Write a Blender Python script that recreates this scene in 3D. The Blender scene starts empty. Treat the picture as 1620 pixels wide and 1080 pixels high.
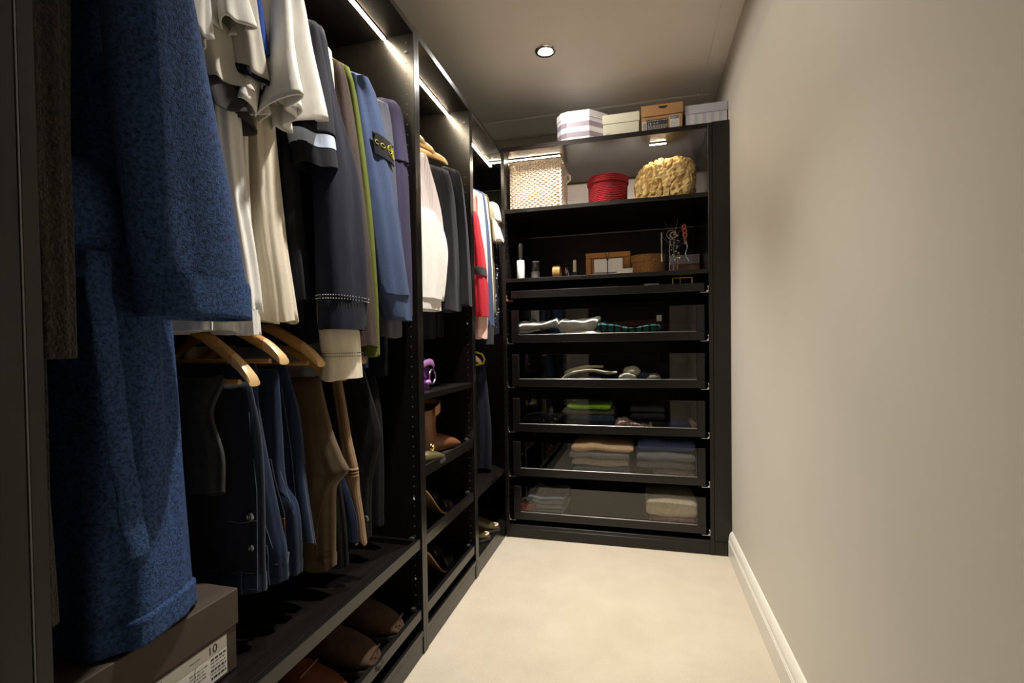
import bpy, bmesh, math, random
from mathutils import Vector, Matrix
from math import sin, cos, pi, radians as R

SC = bpy.context.scene
COL = SC.collection

# ------------------------------------------------------------------ camera
def make_camera():
    f, yaw, pitch, roll, h, cy = 766.03, .2584, -.0174, .0143, .9872, 20.744
    fw = Vector((-sin(yaw)*cos(pitch), cos(yaw)*cos(pitch), sin(pitch)))
    rt = Vector((cos(yaw), sin(yaw), 0))
    dn = fw.cross(rt)
    r2 = rt*cos(roll) + dn*sin(roll)
    d2 = -rt*sin(roll) + dn*cos(roll)
    cam = bpy.data.cameras.new('camera')
    o = bpy.data.objects.new('camera', cam)
    COL.objects.link(o)
    up = -d2
    o.matrix_world = Matrix(((r2.x, up.x, -fw.x, 0), (r2.y, up.y, -fw.y, 0), (r2.z, up.z, -fw.z, h), (0, 0, 0, 1)))
    cam.sensor_width = 36
    cam.lens = 36*f/1620
    cam.shift_y = cy/1620
    cam.clip_start = .02
    SC.camera = o
make_camera()

# ------------------------------------------------------------------ light and exposure
SC.view_settings.view_transform = 'Standard'
SC.view_settings.look = 'None'
SC.view_settings.exposure = 0.0
SC.view_settings.gamma = 1.0
SC.view_settings.use_curve_mapping = False
W = bpy.data.worlds.new('world'); SC.world = W
W.use_nodes = True
W.node_tree.nodes['Background'].inputs[0].default_value = (.9, .85, .75, 1)
W.node_tree.nodes['Background'].inputs[1].default_value = .002
SC.cycles.max_bounces = 10
SC.cycles.diffuse_bounces = 5
SC.cycles.glossy_bounces = 5
SC.cycles.transparent_max_bounces = 16
SC.cycles.sample_clamp_indirect = 6.0
SC.cycles.use_denoising = True

LED_STRENGTH = 185.0
SPOT_W = 205.0
DOWNLIGHTS = [(-.396, 2.161), (-.37, 1.14)]
ZC = 2.307          # ceiling
XR = .404           # right wall
YB = 3.0            # back wall
YF = .22            # inner face of the entrance wall; the camera stands in its opening
XL = -1.285         # left wall
XF = -.68           # front plane of the wardrobes on the left
YR = 2.40           # front plane of the wardrobe at the end
H = 2.0

def spot(x, y, power, size, blend=1.0):
    l = bpy.data.lights.new('spot_lamp', 'SPOT')
    l.energy = power
    l.spot_size = R(size); l.spot_blend = blend
    l.shadow_soft_size = .025
    l.color = (1, .945, .86)
    o = bpy.data.objects.new('spot_lamp', l)
    COL.objects.link(o)
    o.location = (x, y, ZC-.012)
for i, (x, y) in enumerate(DOWNLIGHTS):
    k = (1.0, .68)[i]
    spot(x, y, SPOT_W*k, 92)            # reflector beam
    if i < 2: spot(x, y, SPOT_W*k*.075, 176, .2)  # spill around the beam

# ------------------------------------------------------------------ materials
def nodes(name):
    m = bpy.data.materials.new(name); m.use_nodes = True
    nt = m.node_tree
    return m, nt, nt.nodes['Principled BSDF']

def link(nt, a, b): nt.links.new(a, b)

def coords(nt, scale=(1, 1, 1), kind='Object'):
    tc = nt.nodes.new('ShaderNodeTexCoord')
    mp = nt.nodes.new('ShaderNodeMapping')
    mp.inputs['Scale'].default_value = scale
    link(nt, tc.outputs[kind], mp.inputs[0])
    return mp.outputs[0]

def noise(nt, vec, scale, detail=3, rough=.5):
    n = nt.nodes.new('ShaderNodeTexNoise')
    n.inputs['Scale'].default_value = scale
    n.inputs['Detail'].default_value = detail
    n.inputs['Roughness'].default_value = rough
    link(nt, vec, n.inputs['Vector'])
    return n.outputs[0]

def ramp(nt, fac, stops):
    r = nt.nodes.new('ShaderNodeValToRGB')
    cr = r.color_ramp
    while len(cr.elements) < len(stops): cr.elements.new(.5)
    for e, (p, c) in zip(cr.elements, stops):
        e.position = p; e.color = (*c, 1)
    link(nt, fac, r.inputs[0])
    return r.outputs[0]

def bump(nt, h, strength, dist, bs):
    b = nt.nodes.new('ShaderNodeBump')
    b.inputs['Strength'].default_value = strength
    b.inputs['Distance'].default_value = dist
    link(nt, h, b.inputs['Height'])
    link(nt, b.outputs[0], bs.inputs['Normal'])

def sc(c, k): return tuple(min(1, v*k) for v in c)

MC = {}
def plain(name, c, rough=.5, metal=0, spec=.5, var=0, coat=0):
    if name in MC: return MC[name]
    m, nt, bs = nodes(name)
    bs.inputs['Base Color'].default_value = (*c, 1)
    bs.inputs['Roughness'].default_value = rough
    bs.inputs['Metallic'].default_value = metal
    bs.inputs['Specular IOR Level'].default_value = spec
    bs.inputs['Coat Weight'].default_value = coat
    if var:
        n = noise(nt, coords(nt), 14, 4)
        link(nt, ramp(nt, n, [(.3, sc(c, 1-var)), (.7, sc(c, 1+var))]), bs.inputs['Base Color'])
    MC[name] = m
    return m

def fabric(name, c, weave=900, b=.25, mott=.12, mscale=60, sheen=.02, rough=.9, stretch=(1, 1, 1), crease=.6, bdist=.001):
    if name in MC: return MC[name]
    m, nt, bs = nodes(name)
    bs.inputs['Roughness'].default_value = rough
    bs.inputs['Specular IOR Level'].default_value = .2
    bs.inputs['Sheen Weight'].default_value = sheen
    bs.inputs['Sheen Roughness'].default_value = .6
    v = coords(nt, stretch)
    n = noise(nt, v, mscale, 5, .65)
    link(nt, ramp(nt, n, [(.3, sc(c, 1-mott)), (.7, sc(c, 1+mott))]), bs.inputs['Base Color'])
    n2 = noise(nt, coords(nt), weave, 2)
    bump(nt, n2, b, bdist, bs)
    if crease:
        fine = bs.inputs['Normal'].links[0].from_node
        b2 = nt.nodes.new('ShaderNodeBump')
        b2.inputs['Strength'].default_value = crease; b2.inputs['Distance'].default_value = .008
        link(nt, noise(nt, coords(nt, (22, 22, 7)), 1.0, 3, .5), b2.inputs['Height'])
        link(nt, b2.outputs[0], fine.inputs['Normal'])
    MC[name] = m
    return m

def striped(name, ca, cb, axis, freq, duty=.5, rough=.6):
    if name in MC: return MC[name]
    m, nt, bs = nodes(name)
    bs.inputs['Roughness'].default_value = rough
    tc = nt.nodes.new('ShaderNodeTexCoord')
    sx = nt.nodes.new('ShaderNodeSeparateXYZ'); link(nt, tc.outputs['Object'], sx.inputs[0])
    mul = nt.nodes.new('ShaderNodeMath'); mul.operation = 'MULTIPLY'; mul.inputs[1].default_value = freq
    link(nt, sx.outputs[axis], mul.inputs[0])
    fr = nt.nodes.new('ShaderNodeMath'); fr.operation = 'FRACT'; link(nt, mul.outputs[0], fr.inputs[0])
    r = nt.nodes.new('ShaderNodeValToRGB'); r.color_ramp.interpolation = 'CONSTANT'
    r.color_ramp.elements[0].position = 0; r.color_ramp.elements[0].color = (*ca, 1)
    r.color_ramp.elements[1].position = duty; r.color_ramp.elements[1].color = (*cb, 1)
    link(nt, fr.outputs[0], r.inputs[0]); link(nt, r.outputs[0], bs.inputs['Base Color'])
    MC[name] = m
    return m

def cabinet_wood(name, c, rough, grain=.35, axis=2):
    m, nt, bs = nodes(name)
    bs.inputs['Roughness'].default_value = rough
    s = [140, 140, 140]; s[axis] = 5
    bs.inputs['Specular IOR Level'].default_value = .42
    n = noise(nt, coords(nt, tuple(s)), 1.0, 5, .6)
    link(nt, ramp(nt, n, [(.3, sc(c, 1-grain)), (.72, sc(c, 1+grain))]), bs.inputs['Base Color'])
    bump(nt, n, .12, .0006, bs)
    return m

def emitter(name, c, s):
    m = bpy.data.materials.new(name); m.use_nodes = True
    nt = m.node_tree
    nt.nodes.remove(nt.nodes['Principled BSDF'])
    e = nt.nodes.new('ShaderNodeEmission')
    e.inputs[0].default_value = (*c, 1); e.inputs[1].default_value = s
    link(nt, e.outputs[0], nt.nodes['Material Output'].inputs[0])
    return m

def glass_mat():
    m = bpy.data.materials.new('clear_glass'); m.use_nodes = True
    nt = m.node_tree
    nt.nodes.remove(nt.nodes['Principled BSDF'])
    t = nt.nodes.new('ShaderNodeBsdfTransparent'); t.inputs[0].default_value = (.985, .99, .987, 1)
    g = nt.nodes.new('ShaderNodeBsdfGlossy'); g.inputs['Roughness'].default_value = .01
    fr = nt.nodes.new('ShaderNodeFresnel'); fr.inputs[0].default_value = 1.5
    mx = nt.nodes.new('ShaderNodeMixShader')
    link(nt, fr.outputs[0], mx.inputs[0]); link(nt, t.outputs[0], mx.inputs[1]); link(nt, g.outputs[0], mx.inputs[2])
    link(nt, mx.outputs[0], nt.nodes['Material Output'].inputs[0])
    return m

def paint(name, c, rough=.6, mott=.02):
    m, nt, bs = nodes(name)
    bs.inputs['Roughness'].default_value = rough
    bs.inputs['Specular IOR Level'].default_value = .3
    n = noise(nt, coords(nt), 3, 3)
    link(nt, ramp(nt, n, [(.3, sc(c, 1-mott)), (.7, sc(c, 1+mott))]), bs.inputs['Base Color'])
    bump(nt, noise(nt, coords(nt), 350, 2), .05, .0005, bs)
    return m

def carpet_mat():
    m, nt, bs = nodes('cream_carpet')
    bs.inputs['Roughness'].default_value = 1
    bs.inputs['Specular IOR Level'].default_value = .05
    bs.inputs['Sheen Weight'].default_value = .2
    v = coords(nt)
    big = noise(nt, v, 5, 4, .6)
    fine = noise(nt, v, 420, 3, .7)
    mix = nt.nodes.new('ShaderNodeMath'); mix.operation = 'MULTIPLY_ADD'
    mix.inputs[1].default_value = .30
    link(nt, big, mix.inputs[0])
    m2 = nt.nodes.new('ShaderNodeMath'); m2.operation = 'MULTIPLY'; m2.inputs[1].default_value = .70
    link(nt, fine, m2.inputs[0]); link(nt, m2.outputs[0], mix.inputs[2])
    link(nt, ramp(nt, mix.outputs[0], [(.33, (.56, .475, .355)), (.66, (.76, .675, .535))]), bs.inputs['Base Color'])
    bump(nt, fine, .9, .006, bs)
    return m

M = {}
M['wall'] = paint('warm_grey_wall_paint', (.555, .52, .455))
M['ceil'] = paint('ceiling_paint', (.80, .765, .70))
M['trim'] = plain('white_gloss_trim', (.66, .63, .56), .35)
M['carpet'] = carpet_mat()
BB = (.0065, .0056, .0050)
M['wood'] = cabinet_wood('black_brown_wood', BB, .27)
M['woodx'] = cabinet_wood('black_brown_wood_across', BB, .27, axis=0)
M['woody'] = cabinet_wood('black_brown_wood_along', BB, .27, axis=1)
M['back'] = cabinet_wood('brown_back_panel', (.070, .034, .019), .45, .35)
M['black_back'] = plain('black_back_panel', (.012, .011, .010), .5)
M['peg'] = plain('peg_hole_metal', (.11, .095, .075), .45, .3)
M['chrome'] = plain('chrome', (.75, .74, .70), .18, 1)
M['steel'] = plain('dull_steel', (.42, .41, .39), .35, 1)
M['gold'] = plain('gold_metal', (.75, .52, .16), .25, 1)
M['white'] = plain('white_card', (.72, .70, .66), .7)
M['glass'] = glass_mat()
M['led'] = emitter('led_light', (1.0, .83, .58), LED_STRENGTH)
M['led_bright'] = emitter('led_light_end', (1.0, .83, .58), LED_STRENGTH*1.2)
M['led_back'] = emitter('led_light_back', (1.0, .86, .70), 60.0)
M['gloss'] = cabinet_wood('glossy_black_brown_wood', (.012, .008, .007), .26, axis=0)
M['gloss'].node_tree.nodes['Principled BSDF'].inputs['Specular IOR Level'].default_value = .3
M['lamp'] = emitter('lamp_light', (1.0, .95, .88), 30)
M['tile_white'] = plain('white_back_panel', (.84, .80, .80), .6)
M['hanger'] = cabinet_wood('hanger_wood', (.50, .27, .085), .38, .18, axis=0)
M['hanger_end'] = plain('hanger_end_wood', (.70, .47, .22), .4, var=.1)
M['thread'] = plain('orange_thread', (.45, .25, .10), .8)
M['black'] = plain('black_plastic', (.012, .012, .013), .35)

# ------------------------------------------------------------------ mesh helpers
class MB:
    def __init__(s): s.bm = bmesh.new()
    def box(s, x0, x1, y0, y1, z0, z1, bev=.0012):
        b = bmesh.new()
        bmesh.ops.create_cube(b, size=1)
        for v in b.verts:
            v.co = ((x0+x1)/2+v.co.x*(x1-x0), (y0+y1)/2+v.co.y*(y1-y0), (z0+z1)/2+v.co.z*(z1-z0))
        if bev > 0:
            bb = min(bev, .45*min(abs(x1-x0), abs(y1-y0), abs(z1-z0)))
            bmesh.ops.bevel(b, geom=b.edges[:], offset=bb, segments=1, affect='EDGES', profile=.5)
        return s.add(b)
    def add(s, b, mat=None):
        me = bpy.data.meshes.new('t')
        b.to_mesh(me); b.free()
        if mat is not None: me.transform(mat)
        s.bm.from_mesh(me); bpy.data.meshes.remove(me)
        return s
    def loft(s, rings, cap0=True, cap1=True, closed=True):
        vs = [[s.bm.verts.new(p) for p in r] for r in rings]
        n = len(vs[0])
        for a, b in zip(vs[:-1], vs[1:]):
            for i in range(n if closed else n-1):
                j = (i+1) % n
                s.bm.faces.new((a[i], a[j], b[j], b[i]))
        if cap0: s.bm.faces.new(list(reversed(vs[0])))
        if cap1: s.bm.faces.new(vs[-1])
        return s
    def tube(s, pts, r, n=8, cap=True):
        pts = [Vector(p) for p in pts]
        rings = []
        up = Vector((0, 0, 1))
        prev = None
        for i, p in enumerate(pts):
            d = (pts[min(i+1, len(pts)-1)] - pts[max(i-1, 0)]).normalized()
            if prev is None:
                a = d.cross(up)
                if a.length < 1e-3: a = d.cross(Vector((1, 0, 0)))
            else:
                a = prev - d*prev.dot(d)
            a.normalize(); prev = a
            b = d.cross(a)
            rr = r[i] if isinstance(r, (list, tuple)) else r
            rings.append([p + a*rr*cos(2*pi*k/n) + b*rr*sin(2*pi*k/n) for k in range(n)])
        return s.loft(rings, cap, cap)
    def ribbon(s, pts, side, w, t, cap=True):
        """flat strip along pts; side = width direction, w width, t thickness"""
        pts = [Vector(p) for p in pts]; side = Vector(side).normalized()
        rings = []
        for i, p in enumerate(pts):
            d = (pts[min(i+1, len(pts)-1)] - pts[max(i-1, 0)]).normalized()
            nn = d.cross(side).normalized()
            ww = w[i] if isinstance(w, (list, tuple)) else w
            rings.append([p+side*ww/2+nn*t/2, p-side*ww/2+nn*t/2, p-side*ww/2-nn*t/2, p+side*ww/2-nn*t/2])
        return s.loft(rings, cap, cap)
    def lathe(s, prof, c=(0, 0, 0), n=24, axis='z', cap=True):
        rings = []
        for r, h in prof:
            ring = []
            for k in range(n):
                a = 2*pi*k/n
                p = (r*cos(a), r*sin(a), h)
                if axis == 'x': p = (h, r*cos(a), r*sin(a))
                if axis == 'y': p = (r*sin(a), h, r*cos(a))
                ring.append((c[0]+p[0], c[1]+p[1], c[2]+p[2]))
            rings.append(ring)
        return s.loft(rings, cap, cap)
    def sphere(s, c, r, n=10, sx=1, sy=1, sz=1):
        b = bmesh.new()
        bmesh.ops.create_uvsphere(b, u_segments=n, v_segments=max(5, n//2+1), radius=r)
        for v in b.verts: v.co = (c[0]+v.co.x*sx, c[1]+v.co.y*sy, c[2]+v.co.z*sz)
        return s.add(b)
    def torus(s, c, r, t, axis='y', n=24, k=8, sx=1.0, sz=1.0):
        rings = []
        for i in range(n):
            a = 2*pi*i/n
            ring = []
            for j in range(k):
                b = 2*pi*j/k
                rr = r+t*cos(b)
                u, v, w = rr*cos(a)*sx, rr*sin(a)*sz, t*sin(b)
                p = {'y': (u, w, v), 'x': (w, u, v), 'z': (u, v, w)}[axis]
                ring.append((c[0]+p[0], c[1]+p[1], c[2]+p[2]))
            rings.append(ring)
        rings.append(rings[0])
        s.loft(rings, False, False)
        bmesh.ops.remove_doubles(s.bm, verts=s.bm.verts[:], dist=1e-6)
        return s
    def prism(s, poly, d0, d1, axis='y'):
        """poly of 2D points extruded along an axis between d0 and d1"""
        def P(u, v, w): return {'y': (u, w, v), 'x': (w, u, v), 'z': (u, v, w)}[axis]
        return s.loft([[P(u, v, d0) for u, v in poly], [P(u, v, d1) for u, v in poly]])

def finish(name, mb, mat, parent=None, smooth=True, angle=35, loc=None):
    bm = mb.bm
    bmesh.ops.recalc_face_normals(bm, faces=bm.faces[:])
    me = bpy.data.meshes.new(name)
    bm.to_mesh(me); bm.free()
    off = None
    if parent is not None:
        root = parent
        while root.parent is not None: root = root.parent
        off = Vector(root.location)
    elif loc is not None: off = Vector(loc)
    if off is not None: me.transform(Matrix.Translation(-off))
    me.materials.append(mat)
    if smooth:
        me.polygons.foreach_set('use_smooth', [True]*len(me.polygons))
        me.set_sharp_from_angle(angle=R(angle))
    o = bpy.data.objects.new(name, me)
    COL.objects.link(o)
    if parent is not None: o.parent = parent
    elif off is not None: o.location = off
    return o

def tag(o, label=None, cat=None, group=None, kind=None):
    if label: o['label'] = label
    if cat: o['category'] = cat
    if group: o['group'] = group
    if kind: o['kind'] = kind
    return o

def thing(name, loc, label, cat, group=None):
    o = bpy.data.objects.new(name, None)
    o.empty_display_size = .05
    COL.objects.link(o); o.location = loc
    return tag(o, label, cat, group)

def box_part(name, dims, mat, parent, bev=.0012, label=None):
    m = MB(); m.box(*dims, bev=bev)
    o = finish(name, m, mat, parent)
    if label: o['label'] = label
    return o

def struct(name, mb, mat):
    o = finish(name, mb, mat); o['kind'] = 'structure'
    return o

def text_part(name, body, size, mat, parent, origin, ux, uy, depth=.0003, align='LEFT'):
    """raised lettering; ux = reading direction, uy = up direction, origin = world position"""
    cu = bpy.data.curves.new('t', 'FONT'); cu.body = body; cu.size = size; cu.extrude = depth; cu.align_x = align
    to = bpy.data.objects.new('t', cu); COL.objects.link(to)
    bpy.context.view_layer.update()
    me = bpy.data.meshes.new_from_object(to)
    bpy.data.objects.remove(to); bpy.data.curves.remove(cu)
    ux = Vector(ux).normalized(); uy = Vector(uy).normalized(); uz = ux.cross(uy)
    mt = Matrix(((ux.x, uy.x, uz.x, origin[0]), (ux.y, uy.y, uz.y, origin[1]), (ux.z, uy.z, uz.z, origin[2]), (0, 0, 0, 1)))
    me.transform(mt)
    root = parent
    while root.parent is not None: root = root.parent
    me.transform(Matrix.Translation(-Vector(root.location)))
    me.materials.clear(); me.materials.append(mat)
    me.name = name
    o = bpy.data.objects.new(name, me); COL.objects.link(o); o.parent = parent
    return o

# ---- cloth
def interp_rows(rows, m):
    """rows: tuples of equal length, resampled smoothly (Catmull-Rom) to m rows"""
    n = len(rows); out = []
    # parametrise by cumulative |dz|
    t = [0]
    for a, b in zip(rows[:-1], rows[1:]):
        t.append(t[-1]+max(1e-4, abs(a[0]-b[0])))
    T = t[-1]
    for i in range(m):
        u = T*i/(m-1); k = 0
        while k < n-2 and u > t[k+1]: k += 1
        f = (u-t[k])/(t[k+1]-t[k])
        p0 = rows[max(k-1, 0)]; p1 = rows[k]; p2 = rows[k+1]; p3 = rows[min(k+2, n-1)]
        h = t[k+1]-t[k]
        res = []
        for a, b, c, d in zip(p0, p1, p2, p3):
            m1 = (c-a)/(t[k+1]-t[max(k-1, 0)])*h if k > 0 else (c-b)
            m2 = (d-b)/(t[min(k+2, n-1)]-t[k])*h if k+2 < n else (c-b)
            f2, f3 = f*f, f*f*f
            res.append(b*(2*f3-3*f2+1)+m1*(f3-2*f2+f)+c*(-2*f3+3*f2)+m2*(f3-f2))
        out.append(tuple(res))
    return out

def cloth(mb, rows, m=30, n=48, seed=1, freqs=(3, 5, 8, 13), hem_in=.02, capA=True, capB=False, expo=.85, zwave=0.0, drift=2.2, z0=None):
    """tube of cloth. rows = (z, cx, cy, rx, ry, amp) ; amp = fold depth"""
    rnd = random.Random(seed)
    ph = [(k, rnd.uniform(0, 6.28), rnd.uniform(0, 6.28), rnd.uniform(.6, 1.4), rnd.uniform(.5, 1)) for k in freqs]
    norm = sum(p[4] for p in ph)
    R_ = interp_rows(rows, m)
    z0 = rows[0][0] if z0 is None else z0
    rings = []
    def ring(z, cx, cy, rx, ry, amp, inset=0):
        out = []
        for i in range(n):
            a = 2*pi*i/n
            c, s = cos(a), sin(a)
            x = rx*math.copysign(abs(c)**expo, c); y = ry*math.copysign(abs(s)**expo, s)
            F = sum(w*sin(k*a+p1+drift*st*sin(3.1*(z-z0)+p2)) for k, p1, p2, st, w in ph)/norm
            nx, ny = c/max(rx, .004), s/max(ry, .004)
            L = math.hypot(nx, ny); nx /= L; ny /= L
            d = amp*F - inset
            zz = z + zwave*sin(2*a+ph[0][1])*0.5 + zwave*.5*sin(3*a+ph[1][1])
            out.append((cx+x+nx*d, cy+y+ny*d, zz))
        return out
    for r in R_: rings.append(ring(*r))
    if hem_in > 0 and not capB:
        z, cx, cy, rx, ry, amp = R_[-1]
        rings.append(ring(z-.001, cx, cy, rx-.001, max(ry-.001, .003), amp, .001))
        rings.append(ring(z+.001, cx, cy, max(rx-.004, .004), max(ry-.004, .003), amp*.9, .001))
        rings.append(ring(z+hem_in, cx, cy, max(rx-.005, .004), max(ry-.005, .003), amp*.8, .001))
    mb.loft(rings, capA, capB)
    return mb

def sleeve_rows(S, rx=.036, amp=.006, dome=True, amp_end=None):
    """S = (z, y_low, y_high, x) rows from the shoulder down"""
    rows = []
    n = len(S)
    for i, (z, a, b, x) in enumerate(S):
        am = amp if amp_end is None else amp+(amp_end-amp)*(i/(n-1))**2
        rows.append((z, x, (a+b)/2, rx, max((b-a)/2, .012), am))
    if dome:
        z, x, y, r1, r2, am = rows[0]
        rows = [(z+.020, x-.022, y, r1*.25, r2*.25, 0), (z+.014, x-.014, y, r1*.7, r2*.68, am*.5)] + rows
    return rows

# ================================================================== ROOM
def room():
    YH = -1.6
    m = MB(); m.box(XL-.1, XR+.6, YH-.1, YB+.1, -.1, 0, 0); struct('floor', m, M['carpet'])
    m = MB(); m.box(XL-.1, XR+.1, .08, YB+.1, ZC, ZC+.1, 0); struct('ceiling', m, M['ceil'])
    m = MB(); m.box(XR, XR+.1, .08, YB+.1, 0, ZC, 0); struct('wall_right', m, M['wall'])
    m = MB(); m.box(XL-.1, XL, .08, YB+.1, 0, ZC, 0); struct('wall_left', m, M['wall'])
    m = MB(); m.box(XL, XR, YB, YB+.1, 0, ZC, 0); struct('wall_back', m, M['wall'])
    # entrance wall with the opening the camera looks through, and the dark hall behind it
    m = MB(); m.box(XL, -.475, .08, YF, 0, ZC, 0); m.box(.265, XR, .08, YF, 0, ZC, 0); m.box(-.475, .265, .08, YF, 2.05, ZC, 0)
    struct('wall_front', m, M['wall'])
    hm = paint('dark_maroon_paint', (.055, .022, .018), .6)
    m = MB()
    m.box(XL-.1, XR+.6, YH-.1, YH, 0, ZC, 0); m.box(XL-.1, XL, YH, .08, 0, ZC, 0); m.box(XR+.5, XR+.6, YH, .08, 0, ZC, 0); m.box(XL-.1, XR+.6, YH-.1, .08, ZC, ZC+.1, 0)
    struct('wall_hall', m, hm)
    # moulded skirting board: profile swept along the right wall
    prof = [(0, 0), (.018, 0), (.018, .074), (.0145, .0765), (.0175, .080), (.0175, .083), (.0140, .0855), (.0165, .089), (.0160, .094), (.0145, .102), (.0115, .110), (.0070, .1165), (.004, .1195), (0, .12)]
    m = MB(); m.prism([(XR-a, b) for a, b in prof], YF, YR-.004, 'y')
    struct('baseboard_right', m, M['trim'])
    # ceiling border: a slightly lowered plaster band along the back and right walls
    m = MB(); m.box(XL, XR, 2.75, YB, ZC-.012, ZC, .003)
    struct('trim_1', m, M['ceil'])
    m = MB(); m.box(XR-.085, XR, YF, 2.7495, ZC-.008, ZC, .003)
    struct('trim_2', m, M['ceil'])
room()

# ---- downlights
for i, (x, y) in enumerate(DOWNLIGHTS):
    t = thing('downlight', (x, y, ZC), 'round recessed ceiling downlight, lit, above the end wardrobe' if i == 0 else 'round recessed ceiling downlight, lit, above the middle of the passage', 'light')
    m = MB(); m.lathe([(.048, 0), (.048, -.004), (.044, -.007), (.033, -.007), (.031, -.003), (.031, -.0005)], (x, y, ZC), 32, cap=False)
    finish('bezel', m, M['chrome'], t)
    m = MB(); m.lathe([(.031, -.001), (.029, -.004), (.0005, -.0055)], (x, y, ZC), 32, cap=False)
    finish('lens', m, M['lamp'], t)

# ================================================================== WARDROBES
T = .018
def peg_holes(parent, x_cols, y, z0, z1, ny, skip=()):
    """rows of shelf peg holes on a side panel facing -y (small metal rimmed sockets)"""
    m = MB()
    z = z0
    while z < z1:
        for x in x_cols:
            m.lathe([(.0026, 0), (.0024, ny*.0008), (.0014, ny*.0008), (.0011, ny*.0002)], (x, y, z), 8, 'y')
        z += .032
    o = finish('peg_hole', m, M['peg'], parent)
    o['kind'] = 'stuff'
    return o

def pin(parent, x, y, z, ny=-1):
    m = MB(); m.lathe([(.0045, 0), (.0045, ny*.004), (.003, ny*.006)], (x, y, z), 10, 'y')
    return finish('shelf_pin', m, M['chrome'], parent)

def pullout_tray(parent, y0, y1, ztop, depth=.54, h=.035, xf=None, name='pull_out_tray'):
    """shallow pull-out tray: bottom with front, sides and back as sub-parts"""
    xf = XF-.004 if xf is None else xf
    b = box_part(name, (xf-depth, xf-.012, y0+.012, y1-.012, ztop-h+.004, ztop-h+.012), M['woody'], parent)
    box_part('tray_front', (xf-.014, xf, y0+.006, y1-.006, ztop-h, ztop), M['woody'], b, .0015)
    box_part('tray_side', (xf-depth, xf-.014, y0+.006, y0+.018, ztop-h, ztop-.003), M['woodx'], b)
    box_part('tray_side', (xf-depth, xf-.014, y1-.018, y1-.006, ztop-h, ztop-.003), M['woodx'], b)
    box_part('runner', (xf-depth, xf-.02, y1-.006, y1-.0005, ztop-h-.004, ztop-h+.01), M['steel'], b)
    m = MB(); m.box(xf-.034, xf-.018, y1-.016, y1-.004, ztop-.004, ztop+.004, .001); m.lathe([(.003, 0), (.003, .002)], (xf-.026, y1-.010, ztop+.004), 8)
    finish('runner_clip', m, M['steel'], b)
    return b

def side_wardrobe(y0, y1, label, right_panel=True, plinth_top=.08):
    t = thing('open_wardrobe', ((XF-.29), (y0+y1)/2, 0), label, 'wardrobe', 'open black-brown wardrobes along the left wall')
    xb = XF-.58
    box_part('side_panel', (xb, XF, y0, y0+T, 0, H), M['wood'], t)
    if right_panel: box_part('side_panel', (xb, XF, y1-T, y1, 0, H), M['wood'], t)
    ya, yb = y0+T, (y1-T if right_panel else y1)
    box_part('top_panel', (xb, XF-.001, ya, yb, 1.976, 1.998), M['woody'], t)
    box_part('base_panel', (xb, XF-.001, ya, yb, plinth_top-.020, plinth_top), M['woody'], t)
    box_part('plinth', (XF-.022, XF-.003, ya, yb, 0, plinth_top-.021), M['woody'], t)
    box_part('back_panel', (xb-.004, xb, y0, y1, .03, H-.005), M['back'], t)
    return t

def led_strip(parent, x, y0, y1, z=1.9755):
    b = box_part('led_strip', (x-.008, x+.008, y0, y1, z-.0035, z), M['steel'], parent)
    box_part('led_diffuser', (x-.005, x+.005, y0+.002, y1-.002, z-.0065, z-.0035), M['led'], b, .001)
    return b

def rail(parent, x, y0, y1, z):
    m = MB()
    rings = []
    for yy in (y0+.001, y1-.001):
        rings.append([(x+.0075*cos(a), yy, z+.016*sin(a)) for a in [2*pi*k/14 for k in range(14)]])
    m.loft(rings)
    return finish('clothes_rail', m, M['steel'], parent)

S1, S2, S3 = (.394, 1.432), (1.432, 1.948), (1.948, 2.40)
w1 = side_wardrobe(*S1, 'widest open wardrobe nearest the camera, holding robes, shirts and trousers')
led_strip(w1, XF-.10, .80, S1[1]-T-.002)
rail(w1, -.97, S1[0]+T, S1[1]-T, 1.84)
rail(w1, -.97, S1[0]+T, S1[1]-T, 1.115)
peg_holes(w1, (-.706,), S1[1]-T, .19, 1.96, -1)
for z in (1.92, 1.083, .502, .245): pin(w1, -.706, S1[1]-T, z)
pullout_tray(w1, S1[0]+T, S1[1]-T, .377, h=.034, name='pull_out_shelf')
# raised shelf board that fills the pull-out tray
box_part('shelf_board', (-1.20, XF-.022, S1[0]+T+.02, S1[1]-T-.055, .352, .3745), M['woody'], w1)
pullout_tray(w1, S1[0]+T, S1[1]-T, .150, h=.033)

w2 = side_wardrobe(*S2, 'narrow open wardrobe in the middle, with three shoe trays under a shelf')
led_strip(w2, XF-.10, S2[0]+T+.002, S2[1]-T-.002)
rail(w2, -.97, S2[0]+T, S2[1]-T, 1.84)
peg_holes(w2, (-.703,), S2[1]-T, .10, 1.95, -1)
for z in (1.925, 1.085): pin(w2, -.703, S2[1]-T, z)
box_part('shelf', (-1.25, XF-.004, S2[0]+T, S2[1]-T, .815, .836), M['woody'], w2)
for z in (.598, .373, .147): pullout_tray(w2, S2[0]+T, S2[1]-T, z, h=.036)

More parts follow.
